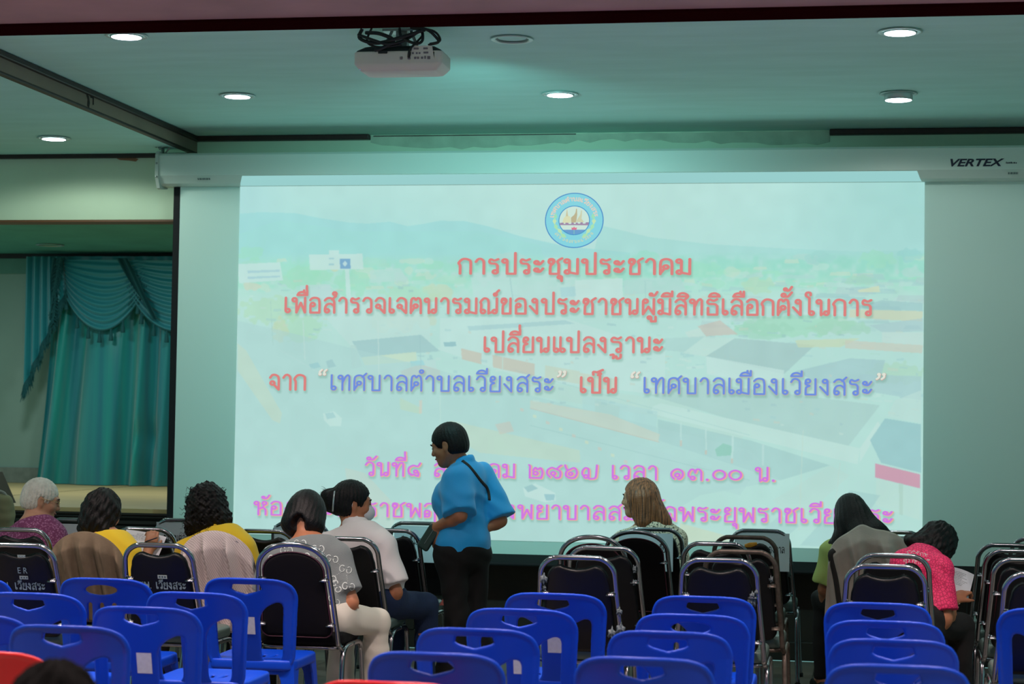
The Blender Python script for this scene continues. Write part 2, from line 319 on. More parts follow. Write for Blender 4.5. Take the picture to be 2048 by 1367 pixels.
# ------------------------------------------------------------------ hand-drawn lettering (round pen strokes)
def ring_pts(x, y, r, n=12): return [(x+r*math.cos(2*math.pi*k/n), y+r*math.sin(2*math.pi*k/n)) for k in range(n+1)]
HD = 'o 1.6 8.6;2.8,8.8 2.8,0'
GL = {
 'ก': (7.4, 'c 1.2,0 1.2,5.4 .5,7.2 2,9.5 3.9,10 6,9.1 6.6,7.2 6.6,0'),
 'ข': (7, 'o 2.2 8;c 1,8.4 1.5,9.8 3,9.8 3.7,8.4 3,6.8 1.9,5.4 1.7,3;1.7,3 1.7,0 6,0 6,10'),
 'ค': (7.6, '1,0 1,6;c 1,6 1.5,8.9 3.8,10 6.2,8.9 6.7,6;6.7,6 6.7,0;o 3.7 4.7;1.1,.6 3.1,3.8'),
 'ง': (6, 'o 3.2 8.6;4.5,8.8 4.6,0;4.6,0 .6,5'),
 'จ': (6.8, 'c .8,8 2,9.7 3.6,10 5.4,8.9 5.9,7;5.9,7 5.9,0;5.7,.2 3,3.4;o 2.2 4.4'),
 'ช': (7.6, 'o 2.2 8;c 1,8.4 1.5,9.8 3,9.8 3.7,8.4 3,6.8 1.9,5.4 1.7,3;1.7,3 1.7,0 6,0 6,6.4;c 6,6.4 5.4,8.2 6.2,9.4 7.6,10.4'),
 'ณ': (10.6, 'o 2 1.3;c .8,1.6 1,6 .6,7.6 2.6,10 4.6,9.3 5.2,7.2;5.2,7.2 5.2,0;5.3,.2 7.4,1;o 8.6 1.3;9.8,1.4 9.8,10'),
 'ด': (7.6, '1,0 1,6;c 1,6 1.5,8.9 3.8,10 6.2,8.9 6.7,6;6.7,6 6.7,0;o 3.6 4.4;1.1,.6 2.6,3.4'),
 'ต': (7.6, '1,0 1,6;c 1,6 1.4,9.2 2.8,10 3.8,8.8 4.9,10 6.2,9.2 6.7,6;6.7,6 6.7,0;o 3.7 4.7;1.1,.6 3.1,3.8'),
 'ท': (7.8, HD+';c 2.8,4.8 4.4,8.6 5.9,10 6.8,9;6.8,9 6.8,0'),
 'ธ': (7.6, 'c 6.4,10 4.6,9 2.4,9.8 1.2,8.4 2,7 5.2,6.8 6.4,5.6;6.5,5.6 6.5,0 1.5,0 1.5,4.4'),
 'น': (8, HD+';o 5.6 1.3;2.8,.4 4.6,.9;6.9,1.4 6.9,10'),
 'บ': (7.9, 'o 1.6 8.6;2.8,8.8 2.8,0 6.9,0 6.9,10'),
 'ป': (7.9, 'o 1.6 8.6;2.8,8.8 2.8,0 6.9,0 6.9,14'),
 'ผ': (8.2, '1.2,8.6 1.2,0 4.1,5 7.1,0 7.1,10;o 2.5 8.6'),
 'พ': (8.8, 'o 1.6 8.6;2.8,8.8 2.8,0 5.3,6.6 7.8,0 7.8,10'),
 'ม': (7.9, 'o 1.6 8.6;2.8,8.8 2.8,1;o 1.8 1.3;3,.9 6.9,0 6.9,10'),
 'ย': (7.6, 'o 2.6 8.7;c 1.4,8.6 1.5,6.6 3.4,5.6 1.7,4.6 1.4,2.4;1.4,2.4 1.4,0 6.6,0 6.6,10'),
 'ร': (6.2, 'c 5.3,9.8 3.4,8.9 1.6,9.7 .9,8.3 1.6,7 4,6.7 5,5.4;5,5.4 5,1.4;o 3.9 1.3'),
 'ฤ': (8, 'c .8,8 2,9.8 4.2,10 6,9 6.6,7;6.6,7 6.6,-4;c 1,0 1,4 2,5 3.6,4 3.6,1.4;o 2.4 1.3'),
 'ล': (7.6, 'c 1.2,8.2 2.5,9.8 4.4,10 6.2,8.8 6.7,6.8;6.7,6.8 6.7,0;c 6.6,4.4 4.6,6 2.4,5.4 1.4,3.4 1.3,1.4;o 2.5 1.3'),
 'ว': (6.4, 'c .9,8 2,9.7 3.6,10 5.2,8.8 5.5,7;5.5,7 5.5,1.4;o 4.3 1.3'),
 'ศ': (7.8, '1,0 1,6;c 1,6 1.5,8.9 3.8,10 6.2,8.9 6.7,6;6.7,6 6.7,0;o 3.7 4.7;1.1,.6 3.1,3.8;5.6,8.8 7.8,11.2'),
 'ษ': (8.4, 'o 1.6 8.6;2.8,8.8 2.8,0 6.9,0 6.9,10;o 4.8 5.6;5.8,5 8.4,6.4'),
 'ส': (7.8, 'c 1.2,8.2 2.5,9.6 4.4,9.8 6.2,8.4 6.7,6.6;6.7,6.6 6.7,0;c 6.6,4.4 4.6,6 2.4,5.4 1.4,3.4 1.3,1.4;o 2.5 1.3;5.4,8.8 7.6,11.2'),
 'ห': (8.2, HD+';c 2.8,4.4 4.8,5.2 6.2,7.4;o 6.2 8.6;c 4.2,5.2 6.2,4.8 7,3;7,3 7,0'),
 'อ': (7.6, 'o 2.6 5.4;c 1.3,5.2 1.3,2;1.3,2 1.3,0 6.6,0 6.6,6.4;c 6.6,6.4 6,9.2 3.9,10 2.2,9.6 1.1,8.4'),
 'ฐ': (7.6, 'c 6.4,10 4.6,9 2.4,9.8 1.2,8.4 2,7 5.2,6.8 6.4,5.6;6.4,5.6 6.4,1.4;o 5.2 1.3;c .8,-1.8 2.4,-1.6 2.2,-4 3.8,-2.6 4.4,-4.2 6.2,-3.6 6.4,-1.4'),
 'แ': (7.2, '1.2,10 1.2,1.4;o 2.4 1.3;4.8,10 4.8,1.4;o 6 1.3'),
 'เ': (3.8, '1.2,10 1.2,1.4;o 2.4 1.3'),
 'โ': (5.2, 'o 3.4 1.3;2.2,1.4 2.2,11;c 2.2,11 1,12.6 1,14 2.8,14.6 4.8,14.2'),
 'ใ': (5, 'o 3.6 1.3;2.4,1.4 2.4,11;c 2.4,11 .6,12.6 1,14.4 2.8,14.4 3,12.8'),
 'า': (6, 'c .9,8 2,9.7 3.4,10 4.7,8.8 5,7;5,7 5,0'),
 'ะ': (6, 'o 1.7 7.6 1;c 1.6,6.6 3.4,6.4 5,8.6;o 1.7 2.6 1;c 1.6,1.6 3.4,1.4 5,3.6'),
 'ำ': (6, 'c .9,8 2,9.7 3.4,10 4.7,8.8 5,7;5,7 5,0;o -1.8 12.8 1'),
 'ิ': (0, 'c -6.4,11.8 -5.4,13.4 -3.4,13.9 -1.4,13 -.8,11.8;-6.4,11.8 -.8,11.8'),
 'ี': (0, 'c -6.4,11.8 -5.4,13.4 -3.4,13.9 -1.4,13 -.8,11.8;-6.4,11.8 -.8,11.8;-.8,11.8 -.8,15'),
 'ื': (0, 'c -6.4,11.8 -5.4,13.4 -3.4,13.9 -1.4,13 -.8,11.8;-6.4,11.8 -.8,11.8;-.8,11.8 -.8,15;-2.6,13.4 -2.6,15'),
 'ั': (0, 'o -4.6 12.8 1;c -3.8,12 -2.2,12 -.2,14.6'),
 '็': (0, 'c -5.6,11.8 -5.6,13.6 -3.6,13.4 -1.4,12.4 -3,11.6;c -3.6,13.4 -2,14.2 -.4,15'),
 '่': (1, '-1,12 -1,14.4'),
 '้': (1, 'o -3.6 13 .7;c -2.9,12.2 -1.6,12.4 -.2,14.6'),
 '์': (0, 'o -2.6 12.6 .8;c -2,13.2 -1.8,14 -.6,15.4'),
 'ุ': (0, 'o -2 -2.2 .9;-1,-2 -1,-4.8'),
 'ู': (0, 'o -4.4 -2.2 .9;-3.4,-2 -3.4,-4.6 -1,-4.6 -1,-1.6'),
 '๐': (8, 'O 3.9 4.2 3.3'),
 '๑': (8.4, 'c 2.4,.8 .9,3 1.2,6 3.9,8 6.6,6.6 7.2,3.6 5.8,1 4.4,.8;o 4.2 3.4 1.3'),
 '๒': (9.4, 'c .8,9.6 1.4,8.6 1.3,6;1.3,6 1.3,0 7.8,0;c 7.8,0 8.6,4 7.4,7.4 5.8,6.2 4.4,7.6 3.2,5.4;o 4.6 3.4 1.3'),
 '๓': (9.4, 'c 3.4,2.6 1.4,2.6 1.2,5.4 2.6,7.8 4.2,7.4 4.8,5.4;c 4.8,5.4 5.6,7.8 7.2,7.8 8.2,6;8.2,6 8.2,0;o 3.4 1.6 1.2'),
 '๕': (9.4, 'c 2.6,.8 1,3 1.2,6 3.6,7.8 6,6.8 8,8.8 9,9.6;c 6,6.8 8.4,5 8.2,1 6,.2 4.6,1.6;o 4.4 3.4 1.3'),
 '๖': (8.6, 'c .8,9.8 1.6,7 3,6.2;c 3,6.2 6,7.8 7.6,4.6 6.4,.8 3.6,.4 1.4,2 1.6,5 3,6.2;o 4 3.4 1.1'),
 '๗': (10.4, 'c 3.4,2.6 1.4,2.6 1.2,5.4 2.6,7.8 4.4,7.4 4.8,5.4;4.8,5.4 4.8,0;c 4.8,0 6.6,0 8.4,.6 9,3 9.4,10;o 3.2 1.6 1.2'),
 '๘': (8.6, 'c 8,9.8 6.6,7.4 4,8 1.6,6.4 1.2,3.4 2.6,.8 4.4,1.2;c 4.4,1.2 6.8,0 7,2.6;o 5.4 3.4 1.1;1.4,2 4,1'),
 '.': (3, 'o 1.2 .5 .3'), ' ': (5, ''), '“': (6, 'c 2.4,13.6 1.2,12.4 1,10.6;c 5,13.6 3.8,12.4 3.6,10.6;o 1.2 10.6 .4;o 3.8 10.6 .4'),
 '”': (6, 'c 1,10.4 2.2,11.6 2.4,13.4;c 3.6,10.4 4.8,11.6 5,13.4;o 2.2 13.4 .4;o 4.8 13.4 .4'),
}
ABOVE = 'ิีืั็'
def strokes(text):
    """-> (list of (polyline, character index)), advance"""
    x = 0.; out = []; prev = ''
    for ci, ch in enumerate(text):
        if ch not in GL: continue
        w, d = GL[ch]; z = w in (0, 1)
        dy = 3.6 if (w == 1 and prev in ABOVE and prev) else 0.
        for s in d.split(';'):
            s = s.strip()
            if not s: continue
            if s[0] in 'oO':
                q = [float(v) for v in s.split()[1:]]; r = q[2] if len(q) > 2 else 1.2
                P = ring_pts(q[0], q[1]+dy, r, 20 if s[0] == 'O' else 10)
            else:
                sm = s[0] == 'c'; q = [tuple(float(v) for v in t.split(',')) for t in s.split() if t != 'c']
                P = [tuple(p) for p in cr([(a, b+dy) for a, b in q], 4)] if (sm and len(q) > 2) else [(a, b+dy) for a, b in q]
            out.append(([(px+x, py) for px, py in P], ci))
        prev = ch if not (w == 1) else prev
        if not z: x += w+.9
    return out, x-.9
def pen(P, r, fn, mb, n=10):
    """round-pen ribbon in the plane; fn maps (x, y) to a 3-D point"""
    for a, b in zip(P[:-1], P[1:]):
        d = np.array(b)-np.array(a); L = np.hypot(*d)
        if L < 1e-6: continue
        nx, ny = -d[1]/L*r, d[0]/L*r
        mb.add([fn(a[0]+nx, a[1]+ny), fn(a[0]-nx, a[1]-ny), fn(b[0]-nx, b[1]-ny), fn(b[0]+nx, b[1]+ny)], [(0, 1, 2, 3)])
    for p in P:
        mb.add([fn(p[0]+r*math.cos(2*math.pi*k/n), p[1]+r*math.sin(2*math.pi*k/n)) for k in range(n)], [tuple(range(n))])
def lettering(name, text, fn, m, parent, r=.55, sel=None, scale_to=None):
    """fn(x, y) with x in 0..advance and y in glyph units (10 = letter height)"""
    S, adv = strokes(text); mb = MB()
    for P, ci in S:
        if sel is None or ci in sel: pen(P, r, fn, mb)
    return mb.build(name, m, parent), adv
def latin(name, body, size, fn, m, parent, shear=0., bold=0., ext=0.):
    c = bpy.data.curves.new(name, 'FONT'); c.body = body; c.size = size; c.shear = shear; c.offset = bold; c.resolution_u = 3
    o = bpy.data.objects.new(name, c); COL.objects.link(o)
    bpy.context.view_layer.update()
    me = bpy.data.meshes.new_from_object(o.evaluated_get(bpy.context.evaluated_depsgraph_get()))
    V = [fn(v.co.x, v.co.y) for v in me.vertices]; Fc = [list(p.vertices) for p in me.polygons]
    w = max(v.co.x for v in me.vertices)
    COL.objects.unlink(o); bpy.data.objects.remove(o); bpy.data.curves.remove(c); bpy.data.meshes.remove(me)
    return mk(name, V, Fc, m, parent), w
# ------------------------------------------------------------------ materials of the room
def board(nodes, links, tc):                       # painted board with faint streaks
    n = nodes.new('ShaderNodeTexNoise'); n.inputs['Scale'].default_value = 1.6; n.inputs['Detail'].default_value = 6
    mp = nodes.new('ShaderNodeMapping'); mp.inputs['Scale'].default_value = (1, 4, 4); links.new(tc.outputs['Object'], mp.inputs[0]); links.new(mp.outputs[0], n.inputs['Vector'])
    r = nodes.new('ShaderNodeValToRGB'); r.color_ramp.elements[0].position = .3; r.color_ramp.elements[1].position = .75
    r.color_ramp.elements[0].color = lin((184, 234, 224))+(1,); r.color_ramp.elements[1].color = lin((196, 244, 236))+(1,)
    links.new(n.outputs['Fac'], r.inputs[0]); return r.outputs[0]
M_CEIL = wire('ceiling_paint', (176, 190, 176), board, rough=.85, bump=.05, bscale=6)
M_CEILF = mat('mauve_ceiling_paint', (170, 128, 134), rough=.8, mottle=.12, mscale=2.5)  # cream ceiling in weak light; its dim mauve cast is put into the colour
M_WALL = mat('cream_wall_paint', (204, 224, 198), rough=.85, mottle=.06, mscale=1.5, bump=.04, bscale=20)
M_PLAST = mat('bare_plaster', (176, 192, 172), rough=.95, mottle=.16, mscale=6, bump=.2, bscale=30)
M_TRIM = mat('dark_wood_trim', (38, 18, 14), rough=.5, mottle=.2, mscale=9)
M_TRIMR = mat('dark_red_trim', (40, 7, 9), rough=1., spec=0., mottle=.1)
M_WOOD = mat('brown_panel_wood', (44, 28, 19), rough=.55, mottle=.3, mscale=5)
M_WOODD = mat('dark_moulding_wood', (40, 27, 19), rough=.45, mottle=.2, mscale=8)
M_STAGE = mat('cream_stage_floor', (206, 172, 120), rough=.5, mottle=.05, mscale=2)
M_BW = mat('stage_wall_paint', (146, 168, 158), rough=.9, mottle=.07, mscale=1.2)
M_SKIRT = mat('grey_marble_skirting', (128, 130, 122), rough=.4, mottle=.18, mscale=14)
M_TEALB = mat('stage_teal_band', (96, 142, 128), rough=.7, mottle=.1, mscale=5)
M_WHITE = mat('white_metal_case', (206, 222, 212), rough=.4)
M_BLACK = mat('black_fabric_border', (10, 11, 16), rough=.8)
M_CHROME = mat('chrome', (225, 228, 230), rough=.16, metal=1.)
M_STEEL = mat('grey_steel', (140, 150, 148), rough=.35, metal=.8)
def tiles(nodes, links, tc):
    b = nodes.new('ShaderNodeTexBrick'); b.offset = 0; b.inputs['Scale'].default_value = 1.; b.inputs['Brick Width'].default_value = .3; b.inputs['Row Height'].default_value = .3
    b.inputs['Mortar Size'].default_value = .004; b.inputs['Color1'].default_value = lin((128, 122, 110))+(1,); b.inputs['Color2'].default_value = lin((114, 108, 98))+(1,)
    b.inputs['Mortar'].default_value = lin((66, 68, 58))+(1,); links.new(tc.outputs['Object'], b.inputs['Vector']); return b.outputs[0]
M_FLOOR = wire('vinyl_floor', (110, 116, 98), tiles, rough=.3, bump=.03, bscale=30)

def struct(name, lo, hi, m, bev=0):
    o = MB().box(lo, hi, bev).build(name, m); return tag(o, kind='structure')
ZM, ZL, ZF_, XL, YN, YW, YB, ZS = 3.43, 3.315, 3.30, -4.53, 8.72, 13.0, 17.6, .88
struct('floor', (-9.5, -2.5, -.1), (5.5, 13.0, 0), M_FLOOR)
struct('ceiling', (XL, YN, ZM), (5.5, YW+.2, ZM+.1), M_CEIL)
def tagk(o, k): return tag(o, kind=k)
struct('ceiling_left', (-9.5, YN, ZL), (XL, YW+.2, ZL+.2), M_CEIL).name = 'ceiling_side_bay'
struct('ceiling_front', (-9.5, -2.5, ZF_), (5.5, YN, ZF_+.23), M_CEILF).name = 'ceiling_near_bay'
struct('trim_1', (-9.5, YN-.17, ZF_-.02), (5.5, YN+.012, ZF_+.004), M_TRIMR, .006)
struct('trim_2', (XL-.012, YN, ZM-.036), (XL+.03, YW, ZM-.002), M_TRIM, .006)        # along the top of the ceiling step
struct('trim_3', (XL-.03, YN, ZL-.008), (XL+.010, YW, ZL+.008), M_TRIM, .004)        # along its lower edge
struct('trim_4', (-4.52, YW-.06, 3.395), (-3.30, YW-.0, 3.428), M_TRIM, .005)
struct('trim_5', (-.24, YW-.06, 3.392), (5.5, YW, 3.428), M_TRIM, .005)
struct('trim_6', (-9.5, YW-.05, 3.288), (XL-.03, YW, 3.315), M_TRIM, .005)
pl = MB()                                            # bare strip where the trim has come off
random.seed(5); xs = np.linspace(-3.30, -.24, 40)
top = [3.425+random.uniform(-.004, .003) for _ in xs]; bot = [3.36+.02*math.sin(x*3)+random.uniform(-.012, .012) for x in xs]
V = [(x, YW-.006, t) for x, t in zip(xs, top)]+[(x, YW-.006, b) for x, b in zip(xs, bot)]
V += [(x, YW, t) for x, t in zip(xs, top)]+[(x, YW, b) for x, b in zip(xs, bot)]; n = len(xs)
pl.add(V, [(i, i+1, n+i+1, n+i) for i in range(n-1)]+[(2*n+i, 2*n+i+1, i+1, i) for i in range(n-1)]+[(n+i, n+i+1, 3*n+i+1, 3*n+i) for i in range(n-1)])
tagk(pl.build('trim_7', M_PLAST), 'structure')
struct('trim_8', (-3.28, YW-.012, 3.418), (-1.9, YW-.004, 3.424), M_WOOD)
# wall over the stage opening, and the opening's lintel strip
wb = MB(); wb.box((-9.5, YW, 2.86), (5.5, YW+.15, ZM+.1)); wb.box((4.6, YW, 0), (5.5, YW+.15, 2.86)); tagk(wb.build('wall_back', M_WALL), 'structure')
struct('trim_9', (-9.5, YW-.02, 2.845), (4.6, YW+.15, 2.862), mat('lintel_wood', (104, 70, 44), rough=.5), .003)
struct('trim_34', (XL-.001, YN, ZL+.001), (XL+.006, YW, ZM-.03), mat('dull_step_paint', (132, 120, 104), rough=.8, mottle=.1))
# stage
struct('stage_floor', (-9.5, YW-.02, ZS-.03), (4.6, YB, ZS), M_STAGE)
st = MB(); st.box((-9.5, YW+.05, 0), (4.6, YW+.12, ZS-.03)); tagk(st.build('stage_front', M_WOOD), 'structure')
for k, (z0, z1, y) in enumerate(((.835, .852, -.035), (.815, .833, -.015), (.772, .80, .0), (.735, .765, .02), (.70, .722, .03), (0, .12, .03))):
    struct('trim_%d' % (10+k), (-9.5, YW+y, z0), (4.6, YW+.1, z1), M_WOODD, .004)
for k, x in enumerate((-6.6, -5.4, -4.2, -3., -1.8, -.6, .6, 1.8, 3.0)):
    struct('trim_%d' % (17+k), (x-.05, YW+.02, .12), (x+.05, YW+.08, .70), M_WOODD, .006)
struct('wall_stage_back', (-9.5, YB, ZS), (4.6, YB+.1, 3.2), M_BW)
struct('wall_stage_right', (4.6, YW+.15, 0), (4.7, YB+.1, 3.2), M_BW)
struct('stage_ceiling', (-9.5, YW+.15, 3.03), (4.6, YB, 3.13), mat('teal_stage_ceiling_paint', (78, 156, 144), rough=.85, mottle=.1))
struct('baseboard_back', (-9.5, YB-.02, ZS), (4.6, YB, ZS+.145), M_SKIRT, .004)
struct('trim_30', (-9.5, YB-.03, 2.84), (4.6, YB, 2.985), M_TEALB, .004)
struct('trim_31', (-9.5, YB-.04, 2.985), (4.6, YB, 3.03), M_TRIM, .004)
struct('trim_32', (-6.58, 13.5, ZS), (-6.575, 17.3, ZS+.0015), M_WOOD)
# peeling paint under the trim, left of the screen
pp = MB()
for pts in ([(228, 314), (262, 313), (277, 318), (272, 323), (258, 321), (240, 320)], [(95, 311), (124, 311), (120, 315), (103, 315)]):
    P = [at(x, y, Y=YW-.003) for x, y in pts]; Q = [at(x, y, Y=YW) for x, y in pts]; n = len(P)
    pp.add(P+Q, [tuple(range(n))]+[(i, (i+1) % n, n+(i+1) % n, n+i) for i in range(n)])
tagk(pp.build('trim_33', mat('peeling_paint', (150, 112, 84), rough=.9)), 'structure')
def atx(px, py, X):
    d = RC @ np.array([px-CX, -(py-CY), -F]); return CAM + d*(X/d[0])
ck = MB()                                            # split in the boxed step of the ceiling
for pts in ([(173, 188), (178, 192), (180, 206), (178, 217), (175, 212), (176, 200)], [(181, 192), (188, 194), (188, 209), (186, 210), (186, 197), (181, 195)]):
    P = [atx(x, y, XL+.0085) for x, y in pts]; Q = [atx(x, y, XL+.0055) for x, y in pts]; n = len(P)
    ck.add(P+Q, [tuple(range(n))]+[(i, (i+1) % n, n+(i+1) % n, n+i) for i in range(n)])
tagk(ck.build('trim_35', mat('dark_crack', (34, 32, 26), rough=.9)), 'structure')

# ------------------------------------------------------------------ downlights
M_RIM = mat('downlight_rim', (170, 190, 186), rough=.35, metal=.4)
M_RIMD = mat('downlight_recess', (60, 96, 88), rough=.5)
M_LED = mat('led_panel', (255, 255, 255), emit=(236, 238, 255), estr=14.)
def downlight(px, py, z, label, drop=.0, on=True, r=.083, group='round recessed ceiling downlights'):
    c = at(px, py, z=z)
    t = empty('ceiling_downlight', (c[0], c[1], z), label=label, cat='ceiling light', group=group)
    MB().lathe((0, 0, 0), [(r+.004, -.001), (r+.022, -.002), (r+.026, -.006), (r+.02, -.009), (r+.003, -.007), (r+.001, -.001)], 36).build('rim', M_RIM, t, True)
    if on:
        d = -.012-drop
        sl_ = bpy.data.lights.new('downlight_beam', 'SPOT'); sl_.energy = 22 if z > 3.4 else 30; sl_.color = (.92, 1, .94) if z > 3.4 else (.86, 1, .88); sl_.spot_size = math.radians(166); sl_.spot_blend = .25; sl_.shadow_soft_size = .07
        so_ = bpy.data.objects.new('downlight_beam', sl_); COL.objects.link(so_); so_.location = (c[0], c[1], z+d-.012)
        MB().lathe((0, 0, 0), [(r-.004, .0), (r-.002, d+.003), (r-.008, d)], 36).build('lamp_body', M_RIM, t, True)
        m = MB(); m.add([((r-.008)*math.cos(2*math.pi*k/36), (r-.008)*math.sin(2*math.pi*k/36), d-.001) for k in range(36)], [tuple(range(36))[::-1]]); m.build('diffuser', M_LED, t)
    else:
        MB().lathe((0, 0, 0), [(r+.002, -.003), (r-.01, .0), (r-.03, .012), (.02, .014), (0.001, .014)], 36).build('recess', M_RIMD, t, True)
    return t
downlight(253, 70, ZM-.001, 'lit round downlight nearest the camera on the left')
downlight(475, 190, ZM-.001, 'lit round downlight in the left of the row nearest the screen')
downlight(1120, 187, ZM-.001, 'lit round downlight above the centre of the screen')
downlight(1800, 62, ZM-.001, 'lit round downlight at the upper right, closest to the camera')
downlight(1797, 186, ZM-.001, 'lit round downlight at the right with its lamp hanging below the rim', drop=.03)
downlight(108, 275, ZL-.001, 'lit round downlight in the lower ceiling bay at the far left')
downlight(1024, 77, ZM-.001, 'unlit round downlight to the right of the projector', on=False)
downlight(100, 489, 3.029, 'unlit small round downlight in the stage ceiling above the curtain', on=False, r=.10)

# ------------------------------------------------------------------ projector
pj = empty('ceiling_projector', (-2.22, 9.32, 3.2), label='white projector hanging upside down under the ceiling with black cables', cat='projector')
M_PJ = mat('projector_plastic', (214, 206, 196), rough=.45); M_PJD = mat('projector_dark', (26, 30, 34), rough=.6); M_PORT = mat('port_metal', (120, 108, 116), rough=.4)
def rr(w, h, r, n=6):
    P = []
    for cx_, cy_, a0 in ((w-r, h-r, 0), (-w+r, h-r, 90), (-w+r, -h+r, 180), (w-r, -h+r, 270)):
        for k in range(n+1): a = math.radians(a0+90*k/n); P.append((cx_+r*math.cos(a), cy_+r*math.sin(a)))
    return P
def loft(sections, name, m, parent, smooth=True):
    """sections: list of lists of points, same count"""
    V = [p for s in sections for p in s]; n = len(sections[0]); Fc = []
    for i in range(len(sections)-1):
        for k in range(n): Fc.append((i*n+k, i*n+(k+1) % n, (i+1)*n+(k+1) % n, (i+1)*n+k))
    Fc += [tuple(range(n))[::-1], tuple((len(sections)-1)*n+k for k in range(n))]
    return norm_fix(mk(name, V, Fc, m, parent, smooth))
pj.scale = (.92, .60, .92); pj.location.x = -2.24
body = loft([[(x, y+.18, z) for x, y in rr(w, d, .03)] for w, d, z in ((.19, .145, -.006), (.205, .155, -.003), (.22, .17, .012), (.236, .18, .03), (.238, .18, .034), (.238, .18, .09), (.234, .178, .096))], 'housing', M_PJ, pj)
loft([[(x, y+.18, z) for x, y in rr(w, d, .03)] for w, d, z in ((.232, .176, .0955), (.225, .17, .105), (.19, .14, .125), (.17, .12, .13))], 'base_plate', M_PJD, pj)
mp_ = MB(); mp_.box((-.03, .12, .128), (.03, .2, .23)); mp_.box((-.1, .09, .215), (.1, .25, .229)); mp_.tube([(-.09, .1, .13), (-.05, .12, .22)], .008); mp_.tube([(.09, .1, .13), (.05, .12, .22)], .008)
mp_.build('mount', M_STEEL, pj)
MB().lathe((0, 0, 0), [(0.001, 0), (.05, 0), (.055, .03), (.05, .04)], 24)
ln = MB().lathe((0, 0, 0), [(.03, -.02), (.055, -.02), (.055, .02), (.045, .03)], 24); lo_ = ln.build('lens', M_PJD, pj, True); lo_.rotation_euler = (math.radians(-90), 0, 0); lo_.location = (.11, .36, .055)
pn = MB(); pn.add([(.062, -.0008, .034), (.20, -.0008, .034), (.185, -.0008, .118), (.175, -.0008, .122), (.085, -.0008, .122), (.078, -.0008, .116)], [(0, 1, 2, 3, 4, 5)])
pn.box((.062, 0, .034), (.197, .03, .093)); pn.box((.085, 0, .09), (.18, .06, .12)); pn.build('port_panel', M_PJ, pj)
for (a, b, w, h) in ((.10, .107, .013, .005), (.15, .107, .012, .005), (.082, .083, .005, .005), (.103, .083, .005, .005), (.118, .083, .005, .005), (.152, .085, .013, .005), (.02, .058, .007, .007), (.062, .055, .008, .004), (.095, .058, .006, .006), (.11, .058, .006, .006), (.132, .058, .006, .006), (.148, .06, .004, .008), (.168, .058, .008, .008)):
    p = MB(); p.box((a-w, -.004, b-h), (a+w, .0, b+h), .0012); p.build('port', M_PORT, pj)
for k, P in enumerate(([(.06, -.012, .06), (.07, -.03, .10), (.10, .0, .14), (.12, .08, .19), (.09, .12, .225)], [(-.22, .02, .19), (-.12, -.02, .15), (-.05, -.03, .13), (.03, .0, .15), (.1, .05, .2)],
                       [(-.2, .03, .22), (-.21, .02, .17), (-.12, .0, .14), (0, -.02, .16), (.14, .03, .21)], [(.1, .05, .225), (.19, .03, .20), (.225, .02, .155), (.20, .02, .135), (.16, .02, .128)],
                       [(.06, .05, .225), (.15, .02, .21), (.205, .01, .165), (.215, .01, .14), (.17, .01, .13)], [(-.18, .03, .2), (-.1, .0, .19), (-.02, -.01, .15), (-.08, -.03, .11), (-.12, -.02, .1)],
                       [(-.15, .04, .225), (-.17, .02, .15), (-.1, .01, .12), (.02, .0, .13)], [(.0, .05, .22), (.02, .0, .17), (.09, .0, .135), (.13, .01, .15), (.12, .06, .22)])):
    MB().tube(cr(P, 6), .006+.002*(k % 3), 8).build('cable', mat('black_cable', (12, 13, 16), rough=.5), pj, True)
MB().box((-.105, -.012, .083), (-.055, -.002, .10), .003).build('cable_plug', M_PJD, pj)
bl = MB().lathe((-.205, .03, .006), [(0.0005, -.002), (.004, -.001), (.004, .002)], 10).build('status_light', mat('blue_led', (60, 90, 255), emit=(110, 130, 255), estr=2.), pj)

# ------------------------------------------------------------------ projection screen
YS = 12.75
ps = empty('projection_screen', (-1.7, YS, 0), label='large pull-down projection screen showing a pale town picture with Thai text', cat='projection screen')
def sp(V): return [(v[0]+1.7, v[1]-YS, v[2]) for v in V]
X0, X1, ZT, ZB = -4.55, 2.36, 3.07, .655
M_FAB = mat('screen_fabric', (214, 240, 230), rough=.9, bump=.02, bscale=300)
n = 40; xs = np.linspace(X0, X1, n)
def zb(x): return ZB+.0*x
MB().add(sp([(x, YS, ZT) for x in xs]+[(x, YS, zb(x)) for x in xs]+[(x, YS+.002, ZT) for x in xs]+[(x, YS+.002, zb(x)) for x in xs]),
         [(i, n+i, n+i+1, i+1) for i in range(n-1)]+[(2*n+i, 2*n+i+1, 3*n+i+1, 3*n+i) for i in range(n-1)]+[(n+i, 3*n+i, 3*n+i+1, n+i+1) for i in range(n-1)]).build('fabric', M_FAB, ps)
MB().box(sp([(X0-.045, YS-.001, ZB-.06)])[0], sp([(X0, YS+.003, ZT)])[0]).build('side_border', M_BLACK, ps)
MB().box(sp([(X1, YS-.001, ZB-.06)])[0], sp([(X1+.045, YS+.003, ZT)])[0]).build('side_border', M_BLACK, ps)
MB().box(sp([(X0-.045, YS-.002, ZB-.055)])[0], sp([(X1+.045, YS+.004, ZB)])[0]).build('bottom_border', mat('dark_grey_border', (22, 28, 28), rough=.7), ps)
MB().tube(sp([(X0-.05, YS, ZB-.066), (X1+.05, YS, ZB-.066)]), .012, 12).build('bottom_bar', M_BLACK, ps, True)
